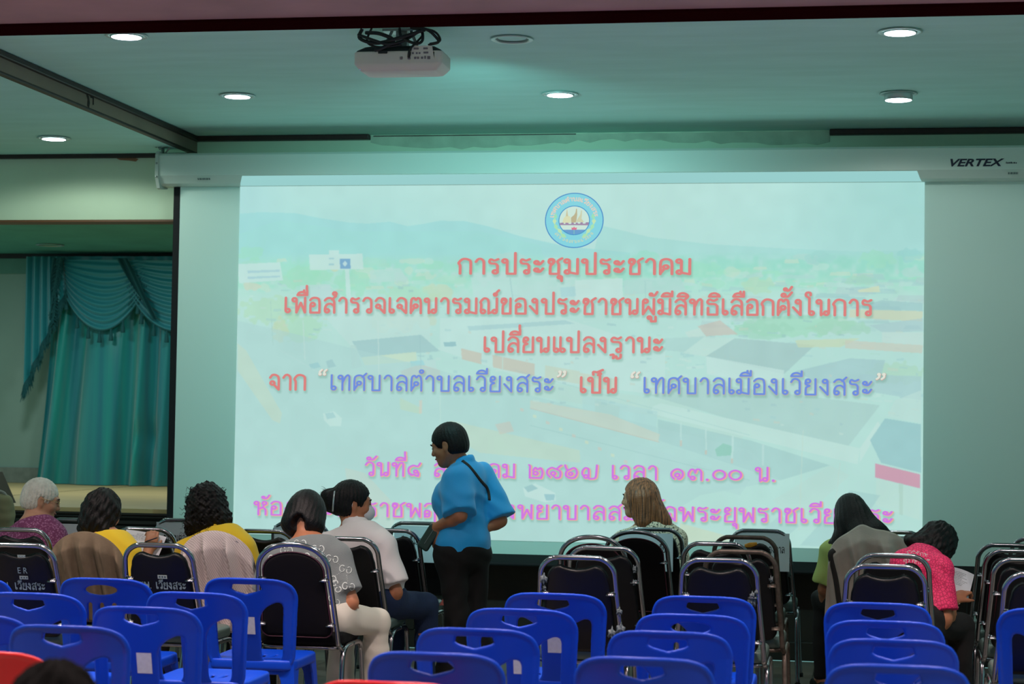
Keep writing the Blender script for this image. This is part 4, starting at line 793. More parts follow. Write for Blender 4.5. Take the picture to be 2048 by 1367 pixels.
# ------------------------------------------------------------------ crest on the slide
def crest():
    C0 = at(1148.5, 440.5, Y=YT); R0 = (at(1207.5, 440.5, Y=YT)[0]-at(1090, 440.5, Y=YT)[0])/2; RZ = (at(1148, 385.5, Y=YT)[2]-at(1148, 496, Y=YT)[2])/2
    def f(u, v, o): return (C0[0]+u*R0+1.7, YT-o-YS, C0[2]+v*RZ)
    def disc(r, o, nm, col, n=64, cv=(0, 0)):
        return MB().add([f(cv[0]+r*math.cos(2*math.pi*k/n), cv[1]+r*math.sin(2*math.pi*k/n), o) for k in range(n)], [tuple(range(n))]).build(nm, emat('crest_'+nm+str(col), col), pic)
    disc(1.0, .0010, 'crest_border', (84, 146, 200)); disc(.965, .0014, 'crest_ring', (134, 212, 224)); disc(.535, .0018, 'crest_border', (72, 150, 202)); disc(.505, .0022, 'crest_centre', (204, 230, 218))
    def shp(pts, o, nm, col): return MB().add([f(x, y, o) for x, y in pts], [tuple(range(len(pts)))]).build(nm, emat('crest_'+str(col), col), pic)
    # scene in the middle: three spires over a battlement, a red flower on a stem, a blue pool
    shp([(-.40, -.06), (-.36, .08), (-.30, .15), (-.27, .17), (-.24, .40), (-.22, .17), (-.14, .14), (-.12, .0), (-.12, -.08), (-.4, -.1)], .0026, 'crest_spire', (216, 220, 182))
    shp([(-.29, .15), (-.25, .42), (-.21, .15)], .0028, 'crest_spire', (202, 196, 160))
    shp([(-.10, -.08), (-.11, .1), (0, .2), (.04, .28), (.06, .42), (.09, .42), (.1, .2), (.08, .02), (.05, -.08)], .0030, 'crest_spire', (188, 180, 146))
    shp([(.05, -.06), (.12, .06), (.2, .2), (.23, .36), (.26, .36), (.26, .18), (.25, .06), (.34, -.07)], .0027, 'crest_spire', (204, 208, 176))
    shp([(-.5, -.17), (-.48, -.09), (-.36, -.08), (-.35, -.13), (-.3, -.13), (-.29, -.08), (-.2, -.09), (-.18, -.13), (-.1, -.13), (-.09, -.08), (-.02, -.08), (0, -.13), (.05, -.13), (.06, -.08), (.12, -.08), (.13, -.12), (.2, -.12), (.22, -.07), (.29, -.07), (.3, -.12), (.38, -.12), (.4, -.07), (.5, -.07), (.49, -.18)], .0034, 'crest_wall', (160, 140, 168))
    shp([(-.09, -.26), (-.03, -.27), (0, -.22), (.03, -.27), (.1, -.26), (.08, -.34), (-.08, -.34)], .0034, 'crest_flower', (220, 120, 144))
    shp([(-.012, -.34), (.012, -.34), (.012, -.5), (-.012, -.5)], .0034, 'crest_stem', (128, 196, 190))
    shp([(.505*math.cos(a), .505*math.sin(a)) for a in [math.radians(222+96*k/14) for k in range(15)]], .0030, 'crest_water', (108, 160, 206))
    for s in (-1, 1):
        for a, r, c in ((168, .66, (156, 224, 186)), (182, .67, (196, 228, 178)), (200, .66, (168, 226, 180)), (218, .62, (188, 228, 180)), (236, .66, (170, 226, 178))):
            a = math.radians(a); cx_, cy_ = r*math.cos(a), r*math.sin(a); t_ = a+math.pi/2; tx, ty = math.cos(t_), math.sin(t_); L_, W_ = .14, .07
            shp([(s*(cx_+tx*L_), cy_+ty*L_), (s*(cx_-ty*W_), cy_+tx*W_), (s*(cx_-tx*L_*.9), cy_-ty*L_*.9), (s*(cx_+ty*W_), cy_-tx*W_)], .0026, 'crest_leaf', c)
    def arc(text, r, a0, a1, sc, col, inv=False):
        S, adv = strokes(text); mb = MB()
        def g(x, y):
            t_ = x/adv; a = math.radians(a0+(a1-a0)*t_); rr_ = r+(y-5)*sc*(-1 if inv else 1); return f(rr_*math.cos(a), rr_*math.sin(a), .0026)
        for P, ci in S: pen(P, .9, g, mb, 6)
        mb.build('crest_lettering', emat('crest_text'+str(col), col), pic)
    arc('เทศบาลตำบลเวียงสระ', .765, 172, 10, .0125, (226, 208, 190)); arc('สรวงสระเวียง', .77, 215, 325, .009, (190, 214, 190), True)
crest()
# ------------------------------------------------------------------ curtain
def satin(nodes, links, tc):
    n = nodes.new('ShaderNodeTexNoise'); n.inputs['Scale'].default_value = 1.; n.inputs['Detail'].default_value = 3
    mp = nodes.new('ShaderNodeMapping'); mp.inputs['Scale'].default_value = (9, 0, .25); links.new(tc.outputs['Object'], mp.inputs[0]); links.new(mp.outputs[0], n.inputs['Vector'])
    r = nodes.new('ShaderNodeValToRGB'); r.color_ramp.elements[0].position = .35; r.color_ramp.elements[1].position = .68
    r.color_ramp.elements[0].color = lin((4, 112, 128))+(1,); r.color_ramp.elements[1].color = lin((10, 150, 142))+(1,); links.new(n.outputs['Fac'], r.inputs[0]); return r.outputs[0]
M_CUR = wire('teal_curtain_satin', (8, 134, 144), satin, rough=.30, sheen=.5, spec=.8)
M_SWAG = mat('teal_swag_satin', (16, 128, 138), rough=.36, sheen=.4, spec=.6)
M_FRINGE = mat('dark_teal_fringe', (18, 84, 88), rough=.8)
YCU = 17.4; CO = (-6.3, YCU, ZS)
cu = empty('stage_curtain', CO, label='teal satin curtain with swagged pelmet and tassels at the back of the stage', cat='curtain')
def grid(fn, nu, nv, name, m, parent, off=CO, thick=None):
    V = [fn(i/(nu-1), j/(nv-1)) for j in range(nv) for i in range(nu)]
    Fc = [(j*nu+i, j*nu+i+1, (j+1)*nu+i+1, (j+1)*nu+i) for j in range(nv-1) for i in range(nu-1)]
    return mk(name, V, Fc, m, parent, True, off)
def drape(u, v):
    z = 2.93-(2.93-.885)*v; sp_ = v**1.5
    x = -7.42+3.6*u - .16*sp_*(1-u)                   # the left edge hangs out to the side
    f = 11*u*2*math.pi+2.2*math.sin(u*23)+.9*math.sin(u*9+v*1.6)
    w1 = math.sin(f); y = YCU+.085*(abs(w1)**.7*(1 if w1 > 0 else -1))*(.4+.6*v)+.012*math.sin(2.7*f+2*v+1)*(.3+.7*math.sin(u*13)**2)+.03*math.sin(5.1*u*math.pi+v*2)
    if abs(u-.285) < .03: y += .04*math.exp(-((v-.78)/.06)**2)
    return (x, y, z)
grid(drape, 520, 40, 'curtain_panel', M_CUR, cu)
def swag(x0_, x1_, zt, sag, name, seed):
    def fn(u, v):
        s = 4*u*(1-u); x = x0_+(x1_-x0_)*u; vv = v
        z = zt-vv*(.05+sag*s**.8)-.01
        y = YCU-.07-.05*math.sin(math.pi*min(1, s*1.2)/2)*(.4+.6*v)+.018*math.sin(v*9*2*math.pi+.6*math.sin(u*7+seed))*min(1, s*2+.15)*(.3+.7*v)
        return (x, y, z)
    o = grid(fn, 60, 110, 'swag', M_SWAG, cu); return fn
S1 = swag(-7.36, -6.42, 2.96, .60, 'swag', 0); S2 = swag(-6.74, -5.60, 2.955, .60, 'swag', 2); S3 = swag(-5.9, -4.8, 2.955, .60, 'swag', 4)
def strip(u, v): return (-7.62+4.0*u, YCU-.045-.008*math.sin(u*120), 2.985-.10*v)
grid(strip, 200, 6, 'pelmet_band', M_SWAG, cu)
def jabot(x0_, wid, zt, long, short, name, flip=1):
    def fn(u, v):
        L = long+(short-long)*u; return (x0_+wid*u+.03*v*u, YCU-.12-.03*math.sin(u*5*2*math.pi)*(1-.2*v), zt-L*v)
    grid(fn, 60, 40, name, M_SWAG, cu); return fn
J1 = jabot(-7.64, .36, 2.975, 1.22, .30, 'jabot')
def tail(x0_, x1_):
    def fn(u, v): return (x0_+(x1_-x0_)*v+.10*(u-.5)*(1-.4*v), YCU-.16-.02*math.sin(u*3*math.pi+v*6), 2.96-.56*v)
    grid(fn, 16, 30, 'swag_tail', M_FRINGE, cu)
tail(-7.32, -7.36); tail(-6.70, -6.36)
fr = MB(); random.seed(2)
for k in range(240):                                  # fringe along the jabot's slanted edge
    u = k/239; p = J1(u, 1.); q = (p[0]+random.uniform(-.02, .03), p[1]-random.uniform(.0, .03), p[2]-random.uniform(.07, .15)); fr.tube([p, ((p[0]+q[0])/2+.008, p[1]-.012, (p[2]+q[2])/2), q], [.006, .007, .002], 4)
for k in range(110):
    v = k/109; p = (-7.30-.05*v, YCU-.17, 2.96-.6*v); q = (p[0]+random.uniform(-.05, .05), p[1]-.01, p[2]-random.uniform(.02, .06)); fr.tube([p, q], [.006, .003], 4)
fr.build('fringe', M_FRINGE, cu).location = tuple(-c for c in CO)
for fn, us in ((S1, (.12, .24, .36, .48, .6, .72, .86)), (S2, (.1, .2, .31, .42, .53, .64, .75, .86)), (S3, (.15, .3, .45, .6, .8))):
    e = MB(); e.tube([tuple(np.array(fn(i/40, 1.))-np.array(CO)) for i in range(41)], .009, 6); e.build('swag_cord', M_FRINGE, cu, True)
    for u in us:
        p = np.array(fn(u, 1.))-np.array(CO); t = MB().lathe(tuple(p), [(.001, .0), (.008, -.01), (.012, -.02), (.008, -.032), (.014, -.04), (.022, -.11), (.02, -.115), (.001, -.112)], 10); t.build('tassel', M_FRINGE, cu, True)
# things at the left edge on and below the stage
mon = empty('stage_box', tuple(at(-34, 1006, z=ZS)), label='dark slanted box at the left edge of the stage', cat='box')
V = [(-.25, -.18, 0), (.16, -.18, 0), (.16, .2, 0), (-.25, .2, 0), (-.25, -.1, .22), (.05, -.1, .22), (.05, .2, .22), (-.25, .2, .22)]
mk('housing', V, [(0, 3, 2, 1), (4, 5, 6, 7), (0, 1, 5, 4), (1, 2, 6, 5), (2, 3, 7, 6), (3, 0, 4, 7)], mat('grey_box', (70, 66, 54), rough=.7), mon)
MB().box((-.2, -.19, .03), (.1, -.181, .05)).build('grille', M_BLACK, mon)
# ------------------------------------------------------------------ moulded plastic chairs
M_BLUE = mat('blue_plastic', (0, 58, 178), rough=.42, spec=.3, bump=.015, bscale=120)
M_RED = mat('red_plastic', (200, 10, 22), rough=.36)
M_STICK = mat('white_sticker', (196, 198, 204), rough=.7, mottle=.08, mscale=60)
def sdrect(x, z, cx_, cz, hw, hh, r):
    qx, qz = np.abs(x-cx_)-hw+r, np.abs(z-cz)-hh+r
    return np.sqrt(np.maximum(qx, 0)**2+np.maximum(qz, 0)**2)+np.minimum(np.maximum(qx, qz), 0)-r
def polysd(x, z, P):
    """signed distance to a convex polygon given counter-clockwise"""
    d = -1e9
    for (ax_, az), (bx, bz) in zip(P, P[1:]+P[:1]):
        L = math.hypot(bx-ax_, bz-az); nx, nz = (bz-az)/L, -(bx-ax_)/L; d = np.maximum(d, (x-ax_)*nx+(z-az)*nz)
    return d
def smax(a, b, k): h = np.maximum(k-np.abs(a-b), 0)/k; return np.maximum(a, b)+h*h*k*.25
def back_y(x, z): return -.10*(np.clip((z-.42)/.38, -.2, 1.2))+.055*(x/.2)**2*np.clip((z-.30)/.4, 0, 1)*1.0
def plastic_back(kind):
    f = Field((-.235, -.16, .36), (.235, .12, .83), .0048)
    X, Y, Z = f.ax[0][:, None, None], f.ax[1][None, :, None], f.ax[2][None, None, :]
    hw = .195+.02*np.clip((Z-.42)/.38, 0, 1)
    x = X/hw*.2
    top = .802-.030*(np.abs(x)/.2)**2.6                       # slightly crowned top edge
    d2 = sdrect(x, Z, 0, (.80+.36)/2, .205, (.80-.36)/2+.0, .10)
    d2 = np.maximum(d2, Z-top) if False else smax(d2, Z-top, .02)
    if kind == 'slot':
        hole = polysd(x, Z, [(-.058, .768), (-.064, .748), (-.052, .741), (0, .727), (.052, .741), (.064, .748), (.058, .768)])+.0
        holes = [hole]
        for s in (-1, 1):
            xs_ = x*s
            h = np.maximum(np.maximum(.052-xs_+.0*Z, xs_-.150-(.70-Z)*.0), np.maximum(.405-Z, Z-(.64+(xs_-.052)*.62)))
            h = smax(smax(.054-xs_+0*Z, xs_-.150+0*Z, .03), smax(.418-Z+0*x, Z-(.652+(xs_-.052)*.55), .03), .05)
            holes.append(h)
    else:
        holes = [np.sqrt((x/.068)**2+((Z-.745)/.021)**2)*.021-.021]
        for cx_ in (-.054, 0, .054): holes.append(sdrect(x-(.0+cx_*.12)*(.66-Z)/.1, Z, cx_, .62, .009, .068, .009))
        for s in (-1, 1): holes.append(smax(np.sqrt((x*s-.115)**2/.9+(Z-.60)**2)-.046, -(Z-.30)+0*x, .02)); holes[-1] = np.minimum(holes[-1], sdrect(x*s, Z, .115, .515, .046, .095, .02))
    d2 = d2+0*Z
    for h in holes: d2 = smax(d2, -h, .008)
    th = .0075
    yb = back_y(X, Z)
    dy = np.abs(Y-yb)
    D = smax(d2+0*Y, dy-th, .006)
    # thickened rim rolled towards the back of the chair
    rim = np.sqrt(np.maximum(np.abs(d2+.006), 0)**2+(Y-yb+.004)**2)-.009
    outer = sdrect(x, Z, 0, .58, .205, .22, .10); outer = smax(outer, Z-top, .02)
    rim = np.where(np.abs(outer-d2) < .004, rim, .05)
    D = np.minimum(D, rim)
    f.D = np.minimum(f.D, D.astype(np.float32)); return f
def plastic_chair(kind, m, label_sticker=True):
    t = empty('plastic_chair')
    b_ = plastic_back(kind).obj('backrest', m, t)
    f = Field((-.24, -.05, .36), (.24, .42, .47), .0055)         # seat with rolled skirt
    X, Y, Z = f.ax[0][:, None, None], f.ax[1][None, :, None], f.ax[2][None, None, :]
    o2 = sdrect(X, Y, 0, .19, .205, .20, .06); top = .432+.008*(Y-.1)-.010*np.exp(-((X/.12)**2+((Y-.18)/.12)**2))
    D = smax(o2+0*Z, np.maximum(Z-top, top-.05-Z), .014); inner = smax(o2+.012+0*Z, Z-(top-.010), .004); D = smax(D, -inner, .004)
    for k in range(-2, 3): D = smax(D, -(sdrect(X-.6*(Y-.2)*(1 if k % 2 else -1)*.3, Y, k*.05, .20, .006, .035, .006)+0*Z), .003)
    f.D = np.minimum(f.D, D.astype(np.float32)); f.obj('seat', m, t)
    for sx in (-1, 1):
        for sy, y0_ in ((-1, .02), (1, .355)):
            mb = MB(); x1, x0_ = sx*.215, sx*.185; y1 = y0_+sy*.03; 
            secs = []
            for z, w_ in ((0, .026), (.2, .032), (.34, .042), (.41, .065)):
                tt = z/.41; cx_, cy_ = x1+(x0_-x1)*tt, y1+(y0_-y1)*tt
                # an angle section: two webs meeting at the outer corner
                P = [(cx_+sx*.012, cy_+sy*.012), (cx_-sx*w_*1.2, cy_+sy*.012), (cx_-sx*w_*1.2, cy_+sy*.004), (cx_+sx*.002, cy_+sy*.002), (cx_+sx*.004, cy_-sy*w_*1.2), (cx_+sx*.012, cy_-sy*w_*1.2)]
                secs.append([(a, c, z) for a, c in P])
            loft(secs, 'leg', m, t, False)
    if label_sticker:
        V = []; n = 8
        for j in range(2):
            for i in range(n): x = -.029+.058*i/(n-1)+.004; z = .545+.078*j; V.append((x, float(back_y(x, z))-.0092, z))
        Fc = [(i, i+1, n+i+1, n+i) for i in range(n-1)]
        s = mk('sticker', V, Fc, M_STICK, t, True)
    return t
blue0 = plastic_chair('slot', M_BLUE); reg(blue0)
oval0 = plastic_chair('oval', M_BLUE, False); reg(oval0)
def redcopy(root):
    c = copy_tree(root)
    for o in COL.objects:
        if o.parent == c:
            if 'sticker' in o.name: continue
            o.data = o.data.copy(); o.data.materials.clear(); o.data.materials.append(M_RED)
    return c
used = {'b': False, 'o': False}
def place(px, py, kind, label, rz=0., group='blue plastic chairs in rows behind the metal chairs', dz=0.):
    c = at(px, py, z=.80)
    if kind == 'red': o = redcopy(blue0); o.name = 'plastic_chair'
    else:
        p = blue0 if kind == 'b' else oval0
        o = p if not used[kind] else copy_tree(p); used[kind] = True
    a = math.radians(rz); o.location = (c[0]-math.sin(a)*.10, c[1]+math.cos(a)*.10, 0); o.rotation_euler = (0, 0, a)
    tag(o, label, 'chair', group); return o
for px, py, kind, label, rz in (
    (491, 1154, 'b', 'blue plastic chair directly behind the pink quilted jacket, with white sticker', 0),
    (381, 1182, 'b', 'blue plastic chair second in the left column, one behind the chair by the pink jacket', 0),
    (280, 1211, 'b', 'blue plastic chair third in the left column, its square white sticker fully visible', 0),
    (121, 1248, 'b', 'blue plastic chair lowest at the left, just behind the dark head in the foreground', 0),
    (54, 1183, 'b', 'blue plastic chair with pointed handle slot, below the chair marked ER', 0),
    (200, 1154, 'o', 'blue plastic chair with oval handle hole and three small slots below the brown jacket', 0),
    (-82, 1150, 'b', 'blue plastic chair cut off at the left edge, the higher of two', 0),
    (-72, 1226, 'b', 'blue plastic chair cut off at the left edge, the lower of two', 0),
    (1756, 1203, 'b', 'blue plastic chair at the head of the right column, its empty handle slot clear', 0),
    (1771, 1239, 'b', 'blue plastic chair second in the tight right column', 0),
    (1787, 1276, 'b', 'blue plastic chair third in the tight right column', 0),
    (1796, 1327, 'b', 'blue plastic chair nearest the camera in the tight right column', 0),
    (1405, 1190, 'b', 'blue plastic chair at the head of the middle right column, before two torn black chairs', 0),
    (1381, 1226, 'o', 'blue plastic chair with rounded oval handle hole, second in the middle right column', 0),
    (1335, 1260, 'b', 'blue plastic chair third in the middle right column', 0),
    (1283, 1312, 'b', 'blue plastic chair nearest the camera in the middle right column', 0),
    (1105, 1184, 'b', 'blue plastic chair at the head of the aisle column, below the front torn metal chair', 0),
    (1037, 1215, 'b', 'blue plastic chair second in the column right of the aisle', 0),
    (947, 1254, 'b', 'blue plastic chair third in the column right of the aisle', 0),
    (862, 1302, 'b', 'blue plastic chair nearest the camera in the column right of the aisle', 0),
    (2108, 1215, 'b', 'blue plastic chair cut off by the right edge of the view', 0)):
    place(px, py, kind, label, rz)
place(770, 1360, 'red', 'red plastic chair whose top edge shows at the bottom centre', 0, 'red plastic chairs at the bottom edge')
place(-50, 1299, 'red', 'red plastic chair at the bottom left corner beside the dark head', 0, 'red plastic chairs at the bottom edge')

# ------------------------------------------------------------------ chrome framed metal chairs
M_VIN = mat('black_vinyl', (7, 7, 11), rough=.42, spec=.3, bump=.08, bscale=90)
M_VINR = mat('black_cloth_maroon_piping', (10, 7, 10), rough=.8, spec=.2)
M_PIPE = mat('maroon_piping', (70, 30, 44), rough=.6)
M_SEATV = mat('grey_green_vinyl', (84, 104, 98), rough=.3)
M_FRAME = mat('chrome_frame', (150, 152, 158), rough=.2, metal=1.)
M_BFRAME = mat('blue_reflecting_chrome', (150, 152, 158), rough=.16, metal=1.)
M_TORN = mat('crumpled_clear_film', (92, 104, 108), rough=.35, bump=.6, bscale=60)
M_RUST = mat('rusted_chrome', (98, 88, 80), rough=.45, metal=.7, mottle=.35, mscale=30)
def lean(z): return -.005-.28*max(0, z-.44)-.05*max(0, z-.70)
def outline_A(hw, z0, z1, dip=True):
    R = []
    n = 14
    for k in range(6): a = math.radians(180+90*k/5); R.append((-hw(z0)+.05+.05*math.cos(a), z0+.05+.05*math.sin(a)))
    for k in range(6): a = math.radians(270+90*k/5); R.append((hw(z0)-.05+.05*math.cos(a), z0+.05+.05*math.sin(a)))
    for z in np.linspace(z0+.08, z1-.085, 5): R.append((hw(z), z))
    w = hw(z1)
    for k in range(6): a = math.radians(90*k/5); R.append((w-.06+.06*math.cos(a), z1-.06+.06*math.sin(a)))
    for x in np.linspace(w-.07, -w+.07, 15)[1:-1]:
        R.append((x, z1+(-.022*math.exp(-(x/.045)**2)+.004*math.cos(x*60) if dip else .0)))
    for k in range(6): a = math.radians(90+90*k/5); R.append((-w+.06+.06*math.cos(a), z1-.06+.06*math.sin(a)))
    for z in np.linspace(z1-.085, z0+.08, 5): R.append((-hw(z), z))
    return R
def outline_B(hw, z0, z1):
    R = []
    for k in range(6): a = math.radians(180+90*k/5); R.append((-hw(z0)+.04+.04*math.cos(a), z0+.04+.04*math.sin(a)))
    for k in range(6): a = math.radians(270+90*k/5); R.append((hw(z0)-.04+.04*math.cos(a), z0+.04+.04*math.sin(a)))
    for z in np.linspace(z0+.07, z1-.12, 6): R.append((hw(z), z))
    w = hw(z1-.12)
    for k in range(1, 20): a = math.radians(180*k/20); R.append((w*math.cos(a), z1-.105+.105*math.sin(a)**.85))
    for z in np.linspace(z1-.12, z0+.07, 6): R.append((-hw(z), z))
    return R
def metal_chair(kind, bm=None, fm=None):
    fm = fm or M_FRAME; t = empty('metal_chair')
    hw = lambda z: .198-.115*(z-.45)*.75 if z > .45 else .198      # half width of the frame
    P = []
    for z in (.43, .5, .58, .66, .74): P.append((hw(z), lean(z), z))
    if kind == 'A':
        w = hw(.80)
        for k in range(7): a = math.radians(90*k/6); z = .815+.085*math.sin(a); P.append((w-.085+.085*math.cos(a), lean(z), z))
        P += [(-p[0], p[1], p[2]) for p in reversed(P)]
    else:
        w = hw(.77)
        for k in range(13): a = math.radians(90*k/12); z = .775+.125*math.sin(a)**.9; P.append((w*math.cos(a)**.9 if k < 12 else 0, lean(z), z))
        P += [(-p[0], p[1], p[2]) for p in reversed(P[:-1])]
    MB().tube(cr(P, 3), .0125, 10).build('back_frame', fm, t, True)
    iw = lambda z: hw(z)-.024
    if kind == 'A': O = outline_A(iw, .47, .865)
    else: O = outline_B(iw, .47, .865)
    pm = bm or (M_VIN if kind == 'A' else M_VINR)
    V, Fc = pad(O, .045, .018, lambda x, z, d: (x, lean(z)-.012+d*.95, z))
    norm_fix(mk('backrest', V, Fc, pm, t, True))
    if kind == 'B':
        MB().tube([(x*1.0, lean(z)-.006, z) for x, z in O], .0035, 6, closed=True).build('piping', M_PIPE, t, True)
    else:
        MB().tube([(x*.985, lean(z)+.010, z+.001) for x, z in O], .0035, 6, closed=True).build('piping', pm, t, True)
    for sx in (-1, 1):                                              # welded ears that carry the pad
        for z in (.74, .53):
            bk = MB(); x0_ = sx*(hw(z)-.004); x1 = sx*(hw(z)-.045)
            bk.tube([(x0_, lean(z)-.014, z), (x1, lean(z)-.016, z)], [.014, .011], 10, flat=.3); bk.build('bracket', fm, t, True)
    # seat
    S = [(x, y) for x, y in rr(.205, .20, .07)]; V, Fc = pad(S, .062, .022, lambda x, y, d: (x, y+.21, .488-d)); norm_fix(mk('seat', V, Fc, M_SEATV if kind == 'A' else pm, t, True))
    MB().tube([(x*.93, y*.93+.21, .418) for x, y in rr(.205, .20, .06)], .0095, 8, closed=True).build('seat_frame', fm, t, True)
    for sx in (-1, 1):                                              # bent tube legs
        x = sx*.208
        MB().tube(cr([(x*1.06, -.045, .008), (x*1.02, .0, .22), (x, .03, .36), (x, .06, .405), (x, .11, .421), (x, .2, .424)], 5), .0125, 10).build('leg', fm, t, True)
        MB().tube(cr([(x*1.06, .44, .008), (x*1.02, .405, .22), (x, .385, .36), (x, .36, .405), (x, .31, .421), (x, .2, .424)], 5), .0125, 10).build('leg', fm, t, True)
        for y in (-.045, .44): MB().lathe((x*1.06, y, 0), [(.001, 0), (.016, 0), (.017, .02), (.013, .024)], 12).build('foot_cap', M_BLACK, t, True)
        MB().tube([(sx*.198, -.003, .44), (sx*.203, .03, .41), (sx*.206, .10, .418)], .011, 8).build('hinge', fm, t, True)
    return t
A0 = metal_chair('A'); reg(A0)
B0 = metal_chair('B'); reg(B0)
AR = metal_chair('A', fm=M_RUST); reg(AR)
usedm = {'A': False, 'B': False, 'R': False}
CH = {}
GRP = 'chrome framed black chairs in rows'
def chair(key, px, py, kind, label, rz=0., X=None):
    c = at(px, py, z={'c10': .92, 'c17': .92, 'c14': .91}.get(key, .90)); p = {'A': A0, 'B': B0, 'R': AR}[kind]
    o = p if not usedm[kind] else copy_tree(p); usedm[kind] = True
    a = math.radians(rz); dy = -lean(.9)
    o.location = (c[0]-math.sin(a)*dy, c[1]+math.cos(a)*dy, 0); o.rotation_euler = (0, 0, a); o.scale = (1, 1, .92/.9) if key in ('c10', 'c17', 'c14') else (1, 1, 1); tag(o, label, 'chair', GRP); CH[key] = o; return o
for key, px, py, kind, rz, label in (
    ('c1', 38, 1090, 'A', 0, 'black vinyl chair with ER lettered in white on its back, at the far left'),
    ('c2', 36, 1059, 'A', 0, 'black chair carrying the white-haired person in a mauve top'),
    ('c3', 170, 1073, 'B', 0, 'metal chair hidden under the brown jacket, with a person in yellow on it'),
    ('c4', 315, 1090, 'A', 0, 'black vinyl chair with white Thai lettering between the brown and the pink jackets'),
    ('c5', 288, 1058, 'A', 0, 'black chair in front of the lettered one, beyond the held white sheet'),
    ('c6', 150, 1039, 'A', 0, 'front row chair with a paper sign, between the white-haired and the first yellow-shirted person'),
    ('c7', 365, 1040, 'A', 0, 'front row chair with a paper sign half hidden by the curly-haired head'),
    ('c8', 430, 1071, 'B', 0, 'metal chair hidden under the pink quilted jacket'),
    ('c9', 527, 1062, 'A', 0, 'black chair with pale gap under its top rail, between yellow and grey shirts'),
    ('c9b', 600, 1046, 'A', 0, 'front row chair with a paper sign behind the bobbed head'),
    ('c10', 583, 1088, 'B', 0, 'round-topped black chair carrying the person in the grey lettered sweater'),
    ('c11', 690, 1077, 'A', 0, 'black chair carrying the masked person in the white polo shirt'),
    ('c12', 778, 1060, 'A', 0, 'empty black chair just ahead of the masked person, its pad edge beside their shoulder'),
    ('c13', 835, 1046, 'A', 0, 'front row chair with a paper sign, beside the standing person in blue'),
    ('c14', 1184, 1077, 'B', 0, 'black chair with a rounded open top rail, second row right of the aisle'),
    ('c15', 1207, 1096, 'A', 0, 'black chair with clear film scraps, between two others right of the aisle'),
    ('c16', 1154, 1115, 'A', 0, 'nearest black chair with torn film right of the aisle'),
    ('c17', 1272, 1063, 'B', 0, 'round-topped black chair with maroon piping behind the person in speckled jacket'),
    ('c18', 1305, 1058, 'A', 0, 'front row chair with a paper sign, carrying the brown-haired person'),
    ('c19', 1432, 1087, 'A', 0, 'black chair with a white gap under its rail, left of the yellow-marked chair'),
    ('c20', 1490, 1074, 'R', 0, 'rust-stained chair with a yellow mark on top of its backrest'),
    ('c21', 1481, 1103, 'R', 0, 'rusty framed black chair between the film-torn one and the yellow-marked one'),
    ('c22', 1438, 1120, 'A', 0, 'black chair with torn film at both sides, nearest in the middle right column'),
    ('c23', 1520, 1061, 'A', 0, 'front row chair with a paper sign reading Thai letters, right of centre'),
    ('c24', 1738, 1079, 'B', 0, 'metal chair hidden under the pale beige jacket'),
    ('c25', 1786, 1111, 'A', 0, 'black chair with grey rail carrying the person in pink'),
    ('c26', 1771, 1133, 'A', 0, 'black chair with bright chrome top just beyond the tight column of blue chairs'),
    ('c27', 1788, 1064, 'A', 0, 'front row chair almost hidden by the long-haired person'),
    ('c28', 2022, 1090, 'A', 0, 'black chair at the right edge, second farthest of five'),
    ('c29', 2084, 1078, 'A', 0, 'black chair at the right edge, farthest of five and mostly cut off'),
    ('c30', 2040, 1102, 'A', 0, 'black chair at the right edge, middle of five'),
    ('c31', 2062, 1120, 'A', 0, 'black chair at the right edge, second nearest of five'),
    ('c32', 2092, 1149, 'A', 0, 'black chair at the right edge, nearest of five')):
    chair(key, px, py, kind, label, rz)
# lettering and tags on two chair backs
M_STEN = mat('white_stencil_paint', (150, 172, 172), rough=.9)
def on_back(x, z, o=.0): return (x, lean(z)-.0200-o, z)
def back_text(key, items):
    for name, text, x0_, x1_, z0, hh, r in items:
        S, adv = strokes(text); k = (x1_-x0_)/adv
        lettering(name, text, lambda x, y: on_back(x0_+x*k, z0+y*hh/10), M_STEN, CH[key], r)
def plate(key, x0_, x1_, z0, z1):
    mb = MB(); mb.add([on_back(x0_, z0, .001), on_back(x1_, z0, .001), on_back(x1_, z1, .001), on_back(x0_, z1, .001), on_back(x0_, z0), on_back(x1_, z0), on_back(x1_, z1), on_back(x0_, z1)], [(0, 1, 2, 3), (0, 4, 5, 1), (1, 5, 6, 2), (2, 6, 7, 3), (3, 7, 4, 0)])
    mb.build('name_tag', mat('pale_tag', (176, 188, 172), rough=.7), CH[key])
    for k in range(3):
        q = MB(); a = x0_+.006+k*.013; q.add([on_back(a, z0+.005, .0014), on_back(a+.008, z0+.005, .0014), on_back(a+.008, z1-.005, .0014), on_back(a, z1-.005, .0014)], [(0, 1, 2, 3)]); q.build('tag_print', M_GP, CH[key])
back_text('c1', [('lettering', 'รพ. เวียงสระ', -.115, .115, .694, .030, .8)])
back_text('c4', [('lettering', 'รพ. เวียงสระ', -.10, .13, .694, .030, .8)])
for kx0, ch in ((-.014, 'E'), (.014, 'R')):
    o, w = latin('lettering', ch, .040, lambda x, y: on_back(kx0+x*.9, .770+y), M_STEN, CH['c1'])
plate('c1', -.006, .036, .742, .758); plate('c4', -.006, .040, .742, .760); plate('c1', -.004, .034, .845, .857)
